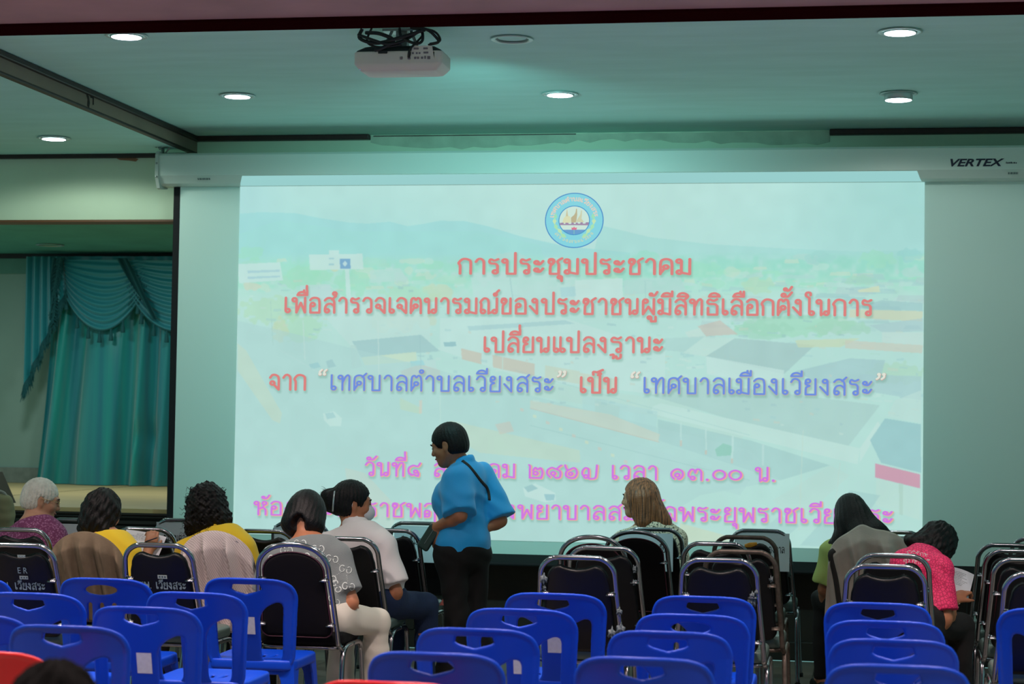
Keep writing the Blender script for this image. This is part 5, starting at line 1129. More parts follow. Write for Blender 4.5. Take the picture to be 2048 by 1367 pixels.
# yellow patch of tape, torn film
V = []; random.seed(8)
tp = MB().tube([(.0, lean(.845)+.012, .846), (.03, lean(.85)+.012, .852), (.065, lean(.86)+.014, .862)], [.012, .016, .010], 8, flat=1.6); tp.build('tape', mat('yellow_tape', (214, 160, 50), rough=.7, mottle=.2, mscale=40), CH['c20'], True)
def film(key, spots, seed):
    rnd = random.Random(seed)
    for x, z, sz in spots:
        bm = bmesh.new(); bmesh.ops.create_icosphere(bm, subdivisions=3, radius=1.)
        for v in bm.verts:
            n_ = 1+.35*math.sin(v.co.x*7+seed)+.3*math.sin(v.co.z*9+v.co.y*5)+rnd.uniform(-.08, .08)
            v.co = Vector((x+v.co.x*sz*.6*n_, lean(z)-.016+v.co.y*.010*n_, z+v.co.z*sz*n_))
        me = bpy.data.meshes.new('torn_film'); bm.to_mesh(me); bm.free(); me.materials.append(M_TORN); me.polygons.foreach_set('use_smooth', [True]*len(me.polygons))
        o = bpy.data.objects.new('torn_film', me); COL.objects.link(o); o.parent = CH[key]
film('c16', [(-.152, .80, .020), (-.15, .76, .010), (.186, .66, .016), (.19, .58, .024), (.15, .56, .022)], 1)
film('c15', [(.150, .80, .016), (.146, .735, .012)], 4)
film('c22', [(-.142, .735, .012), (.148, .745, .014), (.145, .715, .022), (.165, .76, .010)], 2)
film('c21', [(.146, .77, .014), (.14, .735, .008)], 3)
film('c23', [(.150, .80, .022), (.16, .72, .018), (.17, .65, .016)], 6)

# ------------------------------------------------------------------ paper signs on the front row
M_PAPER = mat('white_paper', (236, 238, 246), rough=.8)
M_INK = mat('black_ink', (16, 18, 22), rough=.8)
def sign(key, px0, py0, px1, py1, text, tx0, tx1, ty, label, hh=.034, off=.0185):
    ch = CH[key]; Yp = ch.location.y+lean(.86)-off
    a, b = at(px0, py0, Y=Yp), at(px1, py0, Y=Yp); c = at(px0, py1, Y=Yp)
    t = empty('paper_sign', (a[0], Yp, c[2]), label=label, cat='sign', group='paper signs hung on the front row chairs')
    w, h = b[0]-a[0], a[2]-c[2]; n = 14
    def f(u, v): return (w*u, .006*math.sin(u*5+v*2)*(1-v)-.0*v + .02*(1-v), h*v)
    V = [f(i/n, j/n) for j in range(n+1) for i in range(n+1)]; Q = [(j*(n+1)+i, j*(n+1)+i+1, (j+1)*(n+1)+i+1, (j+1)*(n+1)+i) for j in range(n) for i in range(n)]
    V2 = [(x, y+.0006, z) for x, y, z in V]; m_ = len(V)
    mk('sheet', V+V2, Q+[tuple(m_+i for i in reversed(q)) for q in Q], M_PAPER, t, True)
    if text:
        p, q = at(tx0, ty, Y=Yp), at(tx1, ty, Y=Yp); S, adv = strokes(text); k = (q[0]-p[0])/adv; ox, oz = p[0]-a[0], p[2]-c[2]
        def g(x, y): X_, Z_ = ox+x*k, oz+y*hh/10; y_ = f(X_/w, Z_/h)[1]; return (X_, y_-.0012, Z_)
        lettering('sign_text', text, g, M_INK, t, .6)
    return t
sign('c6', 105, 1046, 196, 1112, '', 0, 0, 0, 'white paper sign beside the white-haired person, on a front row chair')
sign('c7', 313, 1043, 418, 1116, 'ชุมชนตลาด', 326, 384, 1081, 'white paper sign half behind the curly-haired head')
sign('c9b', 548, 1050, 648, 1122, '', 0, 0, 0, 'white paper sign hidden except for its corner left of the bobbed head')
sign('c13', 788, 1050, 880, 1123, 'บ้านสี่แยก', 800, 842, 1087, 'white paper sign beside the black pouch of the standing person')
sign('c18', 1238, 1064, 1346, 1140, 'บ้านเตีย', 1296, 1330, 1103, 'white paper sign on the chair of the brown-haired person')
sign('c23', 1469, 1064, 1579, 1140, 'บ้านคลองตาล', 1502, 1569, 1104, 'white paper sign right of centre with clearly readable letters at its right')
sign('c27', 1700, 1069, 1811, 1140, '', 0, 0, 0, 'white paper sign showing only a sliver right of the long-haired person')
# ------------------------------------------------------------------ people
def v3(*a): return np.array(a, float)
def skin(name, c): return mat(name, c, rough=.5, spec=.35, bump=.06, bscale=90, mottle=.08, mscale=20)
def head_skin(F, c, R, s=1.):
    q = lambda x, y, z: c+R@v3(x, y, z)*s
    def E(x, y, z, rx, ry, rz, k=.02, op='add'): F.ell(q(x, y, z), (rx*s, ry*s, rz*s), k=k, R=R, op=op)
    E(0, -.012, .025, .073, .092, .086); E(0, .028, -.025, .060, .060, .085, .03); E(0, .058, -.086, .028, .026, .022, .03)
    for x in (-1, 1):
        F.cap(q(x*.052, -.005, -.045), q(x*.012, .060, -.092), .022*s, .018*s, k=.03); F.cap(q(x*.008, .082, .022), q(x*.040, .070, .020), .013*s, .012*s, k=.02)
        E(x*.036, .060, -.028, .026, .024, .024, .025)
    for x in (-1, 1): E(x*.031, .093, .004, .015, .012, .010, .012, 'sub')
    for x in (-1, 1): E(x*.031, .077, .003, .0125, .0125, .0115, .004)
    F.cap(q(0, .084, .014), q(0, .106, -.026), .009*s, .013*s, k=.014)
    for x in (-1, 1): E(x*.012, .098, -.032, .009, .010, .008, .008)
    E(0, .085, -.054, .024, .012, .008, .010); E(0, .083, -.067, .021, .012, .009, .010)
    E(0, .099, -.0605, .022, .008, .0022, .004, 'sub')
    for x in (-1, 1):
        E(x*.077, -.010, -.004, .010, .020, .032, .008); E(x*.086, -.004, -.004, .006, .009, .016, .006, 'sub'); E(x*.075, -.002, -.032, .008, .010, .010, .008)
def torso(F, P, N, sL, sR, infl=0., b=1., k=.05, bust=0.):
    up = N-P; L = np.linalg.norm(up); up = up/L; r = sR-sL; W_ = np.linalg.norm(r); r = r-up*(r@up); r /= np.linalg.norm(r); fw = np.cross(up, r); R = np.stack([r, fw, up], 1)
    w = W_/2+.01
    F.ell(P, (.158*b+infl, .118*b+infl, .115+infl), k=k, R=R); F.ell(P+up*L*.30, (.142*b+infl, .108*b+infl, .135+infl), k=k, R=R)
    F.ell(P+up*L*.62+fw*.005, (.150*b+infl, .106+infl, .165+infl), k=k, R=R)
    F.cap(sL*.9+(N-up*.05)*.1, sR*.9+(N-up*.05)*.1, .050+infl, k=k)
    for s_ in (sL, sR): F.cap(N-up*.005, s_*.75+N*.25+up*.004, .038+infl, .040+infl, k=.04)
    F.ell(P+up*L*.80-fw*.02, (w*.80+infl, .080+infl, .11+infl), k=k, R=R)
    if bust: F.ell(P+up*L*.60+fw*(.06+bust*.5), (.12*b+infl, .07+infl, .075+infl), k=k, R=R)
    return R, up, fw, r
def hand(F, w, d, nrm, side, curl=.6, s=.95):
    d = d/np.linalg.norm(d); nrm = nrm-d*(nrm@d); nrm /= np.linalg.norm(nrm); lat = np.cross(d, nrm)*side
    R = np.stack([lat, d, nrm], 1)
    F.ell(w+d*.045*s, (.038*s, .050*s, .016*s), k=.012, R=R); F.cap(w-d*.01, w+d*.02, .024*s, .025*s, k=.015)
    for i, (o, L) in enumerate(((-.028, .060), (-.0095, .072), (.0095, .076), (.028, .068))):
        b = w+d*(.082 if i else .076)*s+lat*o*s; c1 = curl*(.55+.08*(3-i)); d1 = d*math.cos(c1)+nrm*math.sin(c1); c2 = c1+curl*.9; d2 = d*math.cos(c2)+nrm*math.sin(c2); c3 = c2+curl*.6; d3 = d*math.cos(c3)+nrm*math.sin(c3)
        p1 = b+d1*L*.48*s; p2 = p1+d2*L*.32*s; p3 = p2+d3*L*.24*s
        F.cap(b-d*.015, p1, .0092*s, .0085*s, k=.005); F.cap(p1, p2, .0085*s, .0078*s, k=.003); F.cap(p2, p3, .0078*s, .0068*s, k=.003)
    tb = w+d*.022*s+lat*.028*s; td = d*.70+lat*.55+nrm*.35*curl; td /= np.linalg.norm(td); t1 = tb+td*.042*s; td2 = td*.8+d*.3+nrm*.3*curl; td2 /= np.linalg.norm(td2)
    F.cap(tb, t1, .0125*s, .0105*s, k=.008); F.cap(t1, t1+td2*.030*s, .0105*s, .0082*s, k=.004)
HS = {}
def hair(style, c, R, m, root, off, extra=(), seed=0, s=1., h=.0048, ext=(.14, .14, .16), lo=.16, amp=.0035, col=None):
    q = lambda x, y, z: c+R@v3(x, y, z)*s
    pts = [c-v3(*ext), c+v3(*ext)]+[np.array(e[1])-.06 for e in extra]+[np.array(e[1])+.06 for e in extra]+[np.array(e[2])-.06 for e in extra if e[0] == 'cap']+[np.array(e[2])+.06 for e in extra if e[0] == 'cap']
    F = Field(np.min(pts, 0)-v3(0, 0, lo-.14), np.max(pts, 0), h)
    def E(x, y, z, rx, ry, rz, k=.02, op='add'): F.ell(q(x, y, z), (rx*s, ry*s, rz*s), k=k, R=R, op=op)
    E(0, -.016, .026, .087, .105, .100)
    if style == 'short':
        E(0, -.045, -.025, .074, .068, .065, .03)
    if style == 'bob':
        E(0, -.020, -.02, .102, .100, .10, .04); E(0, -.025, -.075, .108, .085, .055, .04)
    if style == 'wavy':
        E(0, -.025, -.02, .100, .100, .10, .04); E(0, -.035, -.085, .100, .075, .055, .04); E(-.07, -.02, -.115, .05, .045, .03, .03); E(.065, -.02, -.115, .045, .045, .03, .03)
    if style == 'curly':
        E(0, -.02, .0, .110, .115, .115, .04); E(-.03, -.03, -.09, .085, .08, .07, .05); E(.05, -.03, -.07, .085, .08, .07, .05)
    if style == 'long':
        E(0, -.03, -.04, .088, .085, .12, .04)
    if style == 'bun':
        E(0, -.03, -.03, .078, .080, .06, .03)
    for e in extra:
        if e[0] == 'cap': F.cap(e[1], e[2], e[3], e[4], k=e[5] if len(e) > 5 else .04)
        else: F.ell(e[1], e[2], k=.03)
    if style != 'x':
        E(0, .096, -.035, .064, .062, .082, .012, 'sub')
        E(0, .105, -.10, .07, .075, .07, .02, 'sub')
    if style == 'short': E(0, .088, -.035, .10, .066, .074, .012, 'sub')
    if style == 'long': E(0, .098, -.03, .10, .064, .088, .012, 'sub')
    if style == 'short':
        E(0, .0, -.135, .09, .12, .085, .02, 'sub')
        for x in (-1, 1): E(x*.09, .030, -.045, .03, .045, .045, .012, 'sub'); E(x*.09, -.008, -.008, .022, .021, .028, .008, 'sub')
    if style == 'bun':
        E(0, .085, -.015, .082, .062, .070, .012, 'sub')
        E(0, .0, -.135, .09, .13, .080, .02, 'sub')
        for x in (-1, 1): E(x*.09, .026, -.045, .035, .050, .045, .012, 'sub'); E(x*.09, -.006, -.010, .022, .021, .026, .008, 'sub')
    if style == 'bob': E(0, -.09, -.155, .042, .05, .10, .02, 'sub'); E(0, 0, -.19, .12, .14, .07, .01, 'sub')
    i0, i1, i2 = R[:, 0], R[:, 1], R[:, 2]
    def wf(X, Y, Z):
        x, y, z = X-c[0], Y-c[1], Z-c[2]
        lx = x*i0[0]+y*i0[1]+z*i0[2]; ly = x*i1[0]+y*i1[1]+z*i1[2]+.02; lz = x*i2[0]+y*i2[1]+z*i2[2]
        if style == 'curly':
            return .010*np.sin(lx*115+2*np.sin(lz*60))*np.sin(lz*105+2*np.sin(ly*70)+seed)*np.sin(ly*100+1.5*np.sin(lx*50))+.004*np.sin(lx*260+lz*90)*np.sin(lz*240+ly*60)
        a = np.arctan2(lx, ly+1e-6)
        w_ = .6*np.sin(lz*30+seed)+.3*np.sin(lz*70+a*3)
        if style == 'wavy': w_ = w_+1.2*np.sin(lz*55+a*2)
        return amp*(.6*np.sin(a*26+w_)+.4*np.sin(a*57+w_*2+seed)) + (.005*np.sin(lz*85+a*5)*np.sin(a*9) if style == 'wavy' else 0)
    F.warp(wf); return F.obj('hair', m, root, off)
def wrinkle(A=.004, seed=0., d=(0, 0, 1)):
    def f(X, Y, Z):
        a = X*9+1.5*np.sin(Z*11+seed)+seed; b = Z*13+1.2*np.sin(X*13+Y*7+seed*2)
        return A*(.5*np.sin(a*2.1+b*1.6)+.35*np.sin(b*2.6-a*1.1+2*np.sin(Y*9))+.25*np.sin(a*5.2+b*1.3+1.5*np.sin(b)))
    return f
def person(label, P, N, Hc, hd, sL, sR, eL, eR, wL, wR, hair_fn, skinm, shirt, pants, fwd=(0, 1, 0), h=.0065, b=1., stand=False, knees=None, hs=.95, collar=False, hands=None, bust=.02, sleeve=.55, sr=.062, extra=None, foot=None, long=False, cat='person', hemz=None, group=None, wr=.004, seed=1.):
    P, N, Hc, sL, sR, eL, eR, wL, wR = [np.array(p, float) for p in (P, N, Hc, sL, sR, eL, eR, wL, wR)]
    R = ypr(*hd); fwd = np.array(fwd, float); fwd /= np.linalg.norm(fwd); rt = np.cross(fwd, (0, 0, 1))
    root = empty('person', (P[0], P[1], 0), label=label, cat=cat, group=group); off = (P[0], P[1], 0)
    if knees is None:
        kL = P+fwd*.37-rt*.10; kR = P+fwd*.37+rt*.10; kL[2] = kR[2] = .515; aL = kL-fwd*.01; aR = kR-fwd*.01; aL[2] = aR[2] = .09
    else: kL, kR, aL, aR = [np.array(p, float) for p in knees]
    hL, hR = P-rt*.085-v3(0, 0, .02), P+rt*.085-v3(0, 0, .02)
    allp = np.array([P, N, Hc, sL, sR, eL, eR, wL, wR, kL, kR, aL, aR])
    lo = allp.min(0)-.19; hi = allp.max(0)+.19; lo[2] = -.01; hi[2] = Hc[2]+.15
    F = Field(lo, hi, h)
    head_skin(F, Hc, R, hs)
    F.cap(Hc+R@v3(0, -.028, -.05)*hs, N-v3(0, 0, .02), .050*hs, .058*hs, k=.03)
    torso(F, P, N, sL, sR, -.006, b)
    for s_, e, w, sd in ((sL, eL, wL, -1), (sR, eR, wR, 1)):
        F.cap(s_, e, .047, .037, k=.03); F.cap(e, e*.7+w*.3, .037, .036, k=.02); F.cap(e*.7+w*.3, w, .036, .024, k=.02)
    for i, (w, e) in enumerate(((wL, eL), (wR, eR))):
        d, nn, cu = hands[i] if hands and hands[i] else ((w-e)*.5+fwd*.05+v3(0, 0, -.02), v3(0, 0, -1), .7)
        hand(F, w, np.array(d, float), np.array(nn, float), (1 if i == 0 else -1), cu)
    for hp, kn, an in ((hL, kL, aL), (hR, kR, aR)):
        F.cap(hp, kn, .078, .055, k=.04); F.cap(kn, kn*.65+an*.35, .052, .052, k=.02); F.cap(kn*.65+an*.35, an, .052, .034, k=.02)
        F.cap(an-v3(0, 0, .035), an+fwd*.13-v3(0, 0, .058), .036, .026, k=.03); F.cap(an-fwd*.03-v3(0, 0, .05), an-v3(0, 0, .05), .032, k=.02)
    F.obj('body', skinm, root, off)
    # shirt
    G = Field(lo, hi, .0075); Rt, up, fw, r = torso(G, P, N, sL, sR, .012, b, bust=bust)
    if shirt.get('loose'): G.ell(P+up*.06, (.165*b+shirt['loose'], .125+shirt['loose'], .12), k=.05, R=Rt)
    for s_, e, w in ((sL, eL, wL), (sR, eR, wR)):
        if long:
            G.cap(s_, e, .060, .050, k=.04); G.cap(e, w*.94+e*.06, .050, .036, k=.03, cut=True)
        else: G.cap(s_, s_+(e-s_)*sleeve/.55*.62, sr-.004, sr+.006, k=.035, cut=True)
    G.warp(wrinkle(wr, seed))
    hz = shirt.get('hem', -.02); G.plane(P+up*hz, up)
    G.plane(N+up*.012+fw*.0, -(up+fw*.25), k=.006)
    G.ell(N+up*.035+fw*.012, (.060, .064, .040), k=.008, R=Rt, op='sub')
    if collar:
        Rc = frame(fw*1.0-up*.35, up+fw*.35); G.ring(N+up*.020+fw*.004, Rc, .064, .066, .0085, k=.006, hgt=2.6)
    so = G.obj('shirt', shirt['m'], root, off, relax=2)
    # trousers
    T = Field(lo, hi, .0085); T.ell(P, (.166*b+.012, .13*b+.010, .12), k=.04, R=Rt)
    for hp, kn, an in ((hL, kL, aL), (hR, kR, aR)):
        T.cap(hp, kn, .088, .064, k=.05); T.cap(kn, an+v3(0, 0, .01), .063, pants.get('r', .056), k=.03)
    T.warp(wrinkle(.005, seed+3)); T.plane((0, 0, .065), (0, 0, 1)); T.plane(P+v3(0, 0, .075), (0, 0, -1), k=.01)
    T.obj('trousers', pants['m'], root, off, relax=2)
    for an in (aL, aR):
        S = Field(an-v3(.2, .2, .15), an+v3(.2, .22, .06), .006); S.cap(an-fwd*.035-v3(0, 0, .058), an+fwd*.13-v3(0, 0, .062), .040, .036, k=.02); S.plane((0, 0, .004), (0, 0, 1)); S.plane((0, 0, .058), (0, 0, -1), k=.01)
        S.obj('shoe', mat('dark_shoe', (24, 22, 22), rough=.5), root, off)
    hair_fn(Hc, R, root, off, hs)
    q = lambda x, y, z: Hc+R@v3(x, y, z)*hs
    for x in (-1, 1):
        e = MB(); e.tube([tuple(q(x*.018, .0905, .002)-off), tuple(q(x*.031, .0925, .0035)-off), tuple(q(x*.045, .086, .001)-off)], [.0012, .0028, .0012], 8); e.build('eyelashes', mat('eye_dark', (16, 12, 12), rough=.3), root, True)
        e = MB(); e.tube([tuple(q(x*.014, .0975, .022)-off), tuple(q(x*.030, .0945, .028)-off), tuple(q(x*.048, .081, .023)-off)], [.0022, .0036, .0012], 8); e.build('eyebrow', mat('eyebrow_dark', (30, 24, 22), rough=.8), root, True)
    e = MB(); e.tube([tuple(q(-.022, .091, -.060)-off), tuple(q(-.008, .0975, -.058)-off), tuple(q(.008, .0975, -.058)-off), tuple(q(.022, .091, -.060)-off)], [.0015, .0045, .0045, .0015], 8); e.build('lips', mat('lips', (122, 62, 56), rough=.45), root, True)
    return root, so, dict(R=R, c=Hc, q=q, off=np.array(off), up=up, fw=fw, rt=r, N=N, P=P, s=hs)
H_BLK = mat('black_hair', (8, 8, 9), rough=.5, spec=.3, bump=.3, bscale=140)
H_DKB = mat('dark_brown_hair', (15, 11, 10), rough=.55, spec=.3, bump=.3, bscale=140)
H_WHT = mat('white_hair', (206, 206, 196), rough=.6, bump=.4, bscale=160, mottle=.14, mscale=40)
def brown_streaks(nodes, links, tc):
    n = nodes.new('ShaderNodeTexNoise'); n.inputs['Scale'].default_value = 1.; n.inputs['Detail'].default_value = 6
    mp = nodes.new('ShaderNodeMapping'); mp.inputs['Scale'].default_value = (140, 70, 5); mp.inputs['Rotation'].default_value = (0, .25, 0); links.new(tc.outputs['Object'], mp.inputs[0]); links.new(mp.outputs[0], n.inputs['Vector'])
    r = nodes.new('ShaderNodeValToRGB'); r.color_ramp.elements[0].position = .32; r.color_ramp.elements[1].position = .72
    r.color_ramp.elements[0].color = lin((60, 32, 22))+(1,); r.color_ramp.elements[1].color = lin((190, 112, 70))+(1,); links.new(n.outputs['Fac'], r.inputs[0]); return r.outputs[0]
H_BRN = wire('brown_streaked_hair', (96, 66, 44), brown_streaks, rough=.45, bump=.3, bscale=140)
SK1 = skin('skin_tan', (190, 134, 104)); SK2 = skin('skin_brown', (176, 116, 84)); SK3 = skin('skin_light_tan', (184, 138, 112))
YEL = mat('yellow_polo_cloth', (232, 196, 30), rough=.8, sheen=.2, bump=.15, bscale=260)
def spots(nodes, links, tc):
    v = nodes.new('ShaderNodeTexNoise'); v.inputs['Scale'].default_value = 95; v.inputs['Detail'].default_value = 1
    links.new(tc.outputs['Object'], v.inputs['Vector']); r = nodes.new('ShaderNodeValToRGB'); r.color_ramp.elements[0].position = .40; r.color_ramp.elements[1].position = .45
    r.color_ramp.elements[0].color = lin((84, 76, 66))+(1,); r.color_ramp.elements[1].color = lin((226, 206, 182))+(1,); links.new(v.outputs['Fac'], r.inputs[0]); return r.outputs[0]
FLOR = wire('speckled_jacket_cloth', (190, 184, 166), spots, rough=.85, bump=.1, bscale=60)
def mauve(nodes, links, tc):
    v = nodes.new('ShaderNodeTexVoronoi'); v.inputs['Scale'].default_value = 85; links.new(tc.outputs['Object'], v.inputs['Vector']); r = nodes.new('ShaderNodeValToRGB')
    r.color_ramp.elements[0].position = .1; r.color_ramp.elements[1].position = .55; r.color_ramp.elements[0].color = lin((168, 110, 150))+(1,); r.color_ramp.elements[1].color = lin((112, 50, 92))+(1,); links.new(v.outputs['Distance'], r.inputs[0]); return r.outputs[0]
MAUV = wire('mauve_knit', (140, 76, 118), mauve, rough=.85, bump=.3, bscale=150)
def pinkp(nodes, links, tc):
    b = nodes.new('ShaderNodeTexVoronoi'); b.inputs['Scale'].default_value = 70; b.feature = 'DISTANCE_TO_EDGE'; links.new(tc.outputs['Object'], b.inputs['Vector']); r = nodes.new('ShaderNodeValToRGB')
    r.color_ramp.elements[0].position = .06; r.color_ramp.elements[1].position = .16; r.color_ramp.elements[0].color = lin((200, 30, 86))+(1,); r.color_ramp.elements[1].color = lin((255, 58, 120))+(1,); links.new(b.outputs[0], r.inputs[0]); return r.outputs[0]
PINK = wire('hot_pink_sport_cloth', (236, 40, 104), pinkp, rough=.65)
WHITE = mat('white_polo_cloth', (226, 222, 222), rough=.8, bump=.1, bscale=220)
GREY = mat('grey_knit', (116, 124, 124), rough=.9, bump=.3, bscale=200, sheen=.2)
BLU = mat('sky_blue_polo_cloth', (24, 166, 238), rough=.6, sheen=.2, bump=.08, bscale=200)
LIME = mat('lime_shirt_cloth', (184, 206, 116), rough=.8, bump=.1, bscale=200)
BLKC = mat('black_trouser_cloth', (6, 6, 7), rough=.85); JEAN = mat('blue_denim', (18, 40, 74), rough=.85, bump=.2, bscale=200); WPAN = mat('white_trouser_cloth', (212, 206, 192), rough=.85); DGR = mat('dark_grey_trouser_cloth', (20, 19, 20), rough=.9)
def A(px, py, Y): return at(px, py, Y=Y)
def cx(key): o = CH[key].location; return o.x, o.y
# 1 white-haired, mauve top
x, y = cx('c2'); P = v3(x+.06, y+.17, .58)
r1, s1, k1 = person('person with white hair and thin glasses in a mauve knit top, looking to the right', P, A(64, 1046, y+.20), A(83, 999, y+.26), (-62, -14, 0), A(18, 1078, y+.22), A(104, 1082, y+.20), A(4, 1170, y+.20), A(122, 1165, y+.28), A(40, 1175, y+.48), A(90, 1180, y+.5),
    lambda c, R, rt, of, s: hair('short', c, R, H_WHT, rt, of, s=s, seed=2), SK3, dict(m=MAUV), dict(m=DGR), long=True, b=1.05, seed=2., wr=.005)
q = k1['q']; gl = MB()
for xx in (-1, 1): gl.tube([tuple(q(xx*.034+.022*math.cos(a), .104-.006*abs(math.cos(a)), .002+.017*math.sin(a))-k1['off']) for a in [2*math.pi*i/18 for i in range(18)]], .0016, 6, closed=True); gl.tube([tuple(q(xx*.055, .099, .006)-k1['off']), tuple(q(xx*.078, .06, .010)-k1['off']), tuple(q(xx*.083, -.012, .008)-k1['off'])], .0014, 6)
gl.tube([tuple(q(-.012, .104, .005)-k1['off']), tuple(q(.012, .104, .005)-k1['off'])], .0015, 6); gl.build('glasses', mat('gold_wire', (196, 176, 130), rough=.3, metal=.9), r1, True)
# 2 first yellow polo, writing on a sheet
x, y = cx('c3'); P = v3(x+.05, y+.17, .58); wr2 = A(297, 1100, y+.40)
r2, s2, k2 = person('person with dark chin-length hair in a yellow polo, holding up a white sheet', P, A(207, 1077, y+.20), A(207, 1022, y+.24), (-22, -16, 4), A(148, 1108, y+.18), A(256, 1108, y+.18), A(132, 1180, y+.24), A(264, 1180, y+.24), A(170, 1175, y+.46), wr2,
    lambda c, R, rt, of, s: hair('wavy', c, R, H_DKB, rt, of, s=s, seed=1, lo=.19), SK1, dict(m=YEL), dict(m=DGR), collar=True, b=1.02, hands=(None, (v3(.02, .02, .09), v3(-.6, .8, -.1), 1.1)), seed=3.)
# 3 curly hair, yellow polo
x, y = cx('c8'); P = v3(x+.01, y+.17, .58)
r3, s3, k3 = person('person with curly dark hair in a yellow polo, before the pink jacket', P, A(431, 1066, y+.19), A(415, 1012, y+.23), (5, -8, 0), A(375, 1098, y+.16), A(487, 1096, y+.16), A(352, 1180, y+.2), A(510, 1176, y+.2), A(395, 1190, y+.45), A(480, 1190, y+.45),
    lambda c, R, rt, of, s: hair('curly', c, R, H_DKB, rt, of, s=s*1.02, seed=1, lo=.22, h=.0045, extra=(('ell', c+v3(-.06, -.01, -.13), (.055, .05, .04)), ('ell', c+v3(.085, 0, -.07), (.045, .05, .05)))), SK1, dict(m=YEL), dict(m=DGR), collar=True, b=1.0, sr=.066, seed=4.)
cw = MB(); random.seed(9); q = k3['q']
for i in range(120):                                 # loose curls
    a = random.uniform(0, 2*math.pi); z0 = random.uniform(-.17, .11); rr0 = .105-.25*max(0, z0)**1.2; c_ = q(rr0*math.sin(a)*1.0, -.02+rr0*math.cos(a)*.95 if math.cos(a) < .3 else -.02, z0)
    d = v3(math.sin(a)*random.uniform(.3, 1), -.3, random.uniform(-.9, .3)); d /= np.linalg.norm(d); e1 = v3(random.uniform(-1, 1), random.uniform(-1, 1), random.uniform(-1, 1)); L_ = random.uniform(.02, .05); rr1 = random.uniform(.004, .010)
    e1 -= d*(d@e1); e1 /= np.linalg.norm(e1); e2 = np.cross(d, e1); n_ = 12
    cw.tube([tuple(c_+d*L_*j/n_+(e1*math.cos(j*.9)+e2*math.sin(j*.9))*rr1-k3['off']) for j in range(n_)], [.0016*(1-.6*j/n_) for j in range(n_)], 4)
cw.build('loose_curls', H_DKB, r3)
# 4 grey lettered sweater, black bob
x, y = cx('c10'); P = v3(x+.05, y+.17, .57)
r4, s4, k4 = person('person with a smooth black bob in a grey sweater patterned with paired letters, head bowed', P, A(618, 1085, y+.22), A(613, 1030, y+.30), (0, -34, 2), A(546, 1118, y+.20), A(678, 1116, y+.20), A(528, 1200, y+.24), A(701, 1204, y+.16), A(560, 1225, y+.42), A(696, 1238, y+.36),
    lambda c, R, rt, of, s: hair('bob', c, R, H_BLK, rt, of, s=s*1.03, seed=1, lo=.2, amp=.0018), SK2, dict(m=GREY, hem=-.12, loose=.004), dict(m=WPAN, r=.07), fwd=(.30, .95, 0), b=.98, sr=.068, sleeve=.68, seed=5.)
# 5 white polo, face mask, hair clip
x, y = cx('c11'); P = v3(x+.07, y+.18, .57)
r5, s5, k5 = person('person in a white polo and white face mask with black hair gathered in a clip', P, A(712, 1056, y+.22), A(706, 1006, y+.26), (-64, -4, 0), A(650, 1092, y+.22), A(766, 1092, y+.12), A(640, 1170, y+.3), A(790, 1184, y+.10), A(700, 1200, y+.46), A(772, 1216, y+.34),
    lambda c, R, rt, of, s: hair('bun', c, R, H_BLK, rt, of, s=s*1.05, seed=1, extra=(('ell', c+R@v3(0, -.125, .0), (.045, .045, .055)), ('ell', c+R@v3(0, -.135, .035), (.04, .04, .03)))), SK2, dict(m=WHITE, hem=-.15, loose=.006), dict(m=JEAN), fwd=(.34, .94, 0), collar=True, b=1.04, sr=.078, sleeve=.72, seed=6., wr=.006, hands=(None, (v3(-.02, .08, .0), v3(0, 0, -1), .5)))
q = k5['q']; of = k5['off']
mk_ = Field(q(0, .07, -.05)-.1, q(0, .07, -.05)+.1, .004); mk_.ell(q(0, .058, -.047), (.054, .068, .052), k=.01, R=k5['R']); mk_.plane(q(0, .038, 0), k5['R'][:, 1]); mk_.plane(q(0, 0, -.008), -(k5['R'][:, 2])+.25*k5['R'][:, 1]); mo = mk_.obj('face_mask', mat('mask_cloth', (214, 218, 222), rough=.85), r5, of)
for xx in (-1, 1):
    MB().tube([tuple(q(xx*.048, .050, -.022)-of), tuple(q(xx*.074, .012, .012)-of), tuple(q(xx*.082, -.014, .016)-of), tuple(q(xx*.084, -.022, -.01)-of), tuple(q(xx*.074, .0, -.05)-of), tuple(q(xx*.050, .045, -.075)-of)], .0013, 6).build('mask_loop', MATS['mask_cloth'], r5, True)
cl = MB(); cl.tube([tuple(q(.028*math.cos(a)+.03, -.115-.035*math.cos(a)*.2, .055*math.sin(a)+.005)-of) for a in [2*math.pi*i/20 for i in range(20)]], .005, 8, closed=True)
for i in range(10): a = 2*math.pi*i/20-1.6; cl.tube([tuple(q(.028*math.cos(a)+.03, -.12, .055*math.sin(a)+.005)-of), tuple(q(.028*math.cos(a)*.3+.045, -.12, .05*math.sin(a)+.005)-of)], .003, 6)
cl.build('hair_clip', mat('beaded_clip', (180, 196, 196), rough=.2, metal=.5), r5, True)
wv = MB(); random.seed(3)
for i in range(26):
    p = q(random.uniform(-.03, .03), -.15+random.uniform(-.01, .01), random.uniform(-.02, .06)); d = k5['R']@v3(random.uniform(-.02, .02), -.035, random.uniform(-.02, .03)); wv.tube([tuple(p-of), tuple(p+d*.6+v3(0, 0, .004)-of), tuple(p+d-of)], [.0015, .001, .0004], 4)
wv.build('loose_hair', H_BLK, r5)
w5 = A(772, 1216, cx('c11')[1]+.34); MB().tube([tuple(w5-of+np.array((.030*math.cos(a), .012*math.sin(a)+.0, .028*math.sin(a)))) for a in [2*math.pi*i/18 for i in range(18)]], .006, 8, closed=True).build('watch', mat('gold_watch', (200, 170, 96), rough=.3, metal=.8), r5, True)
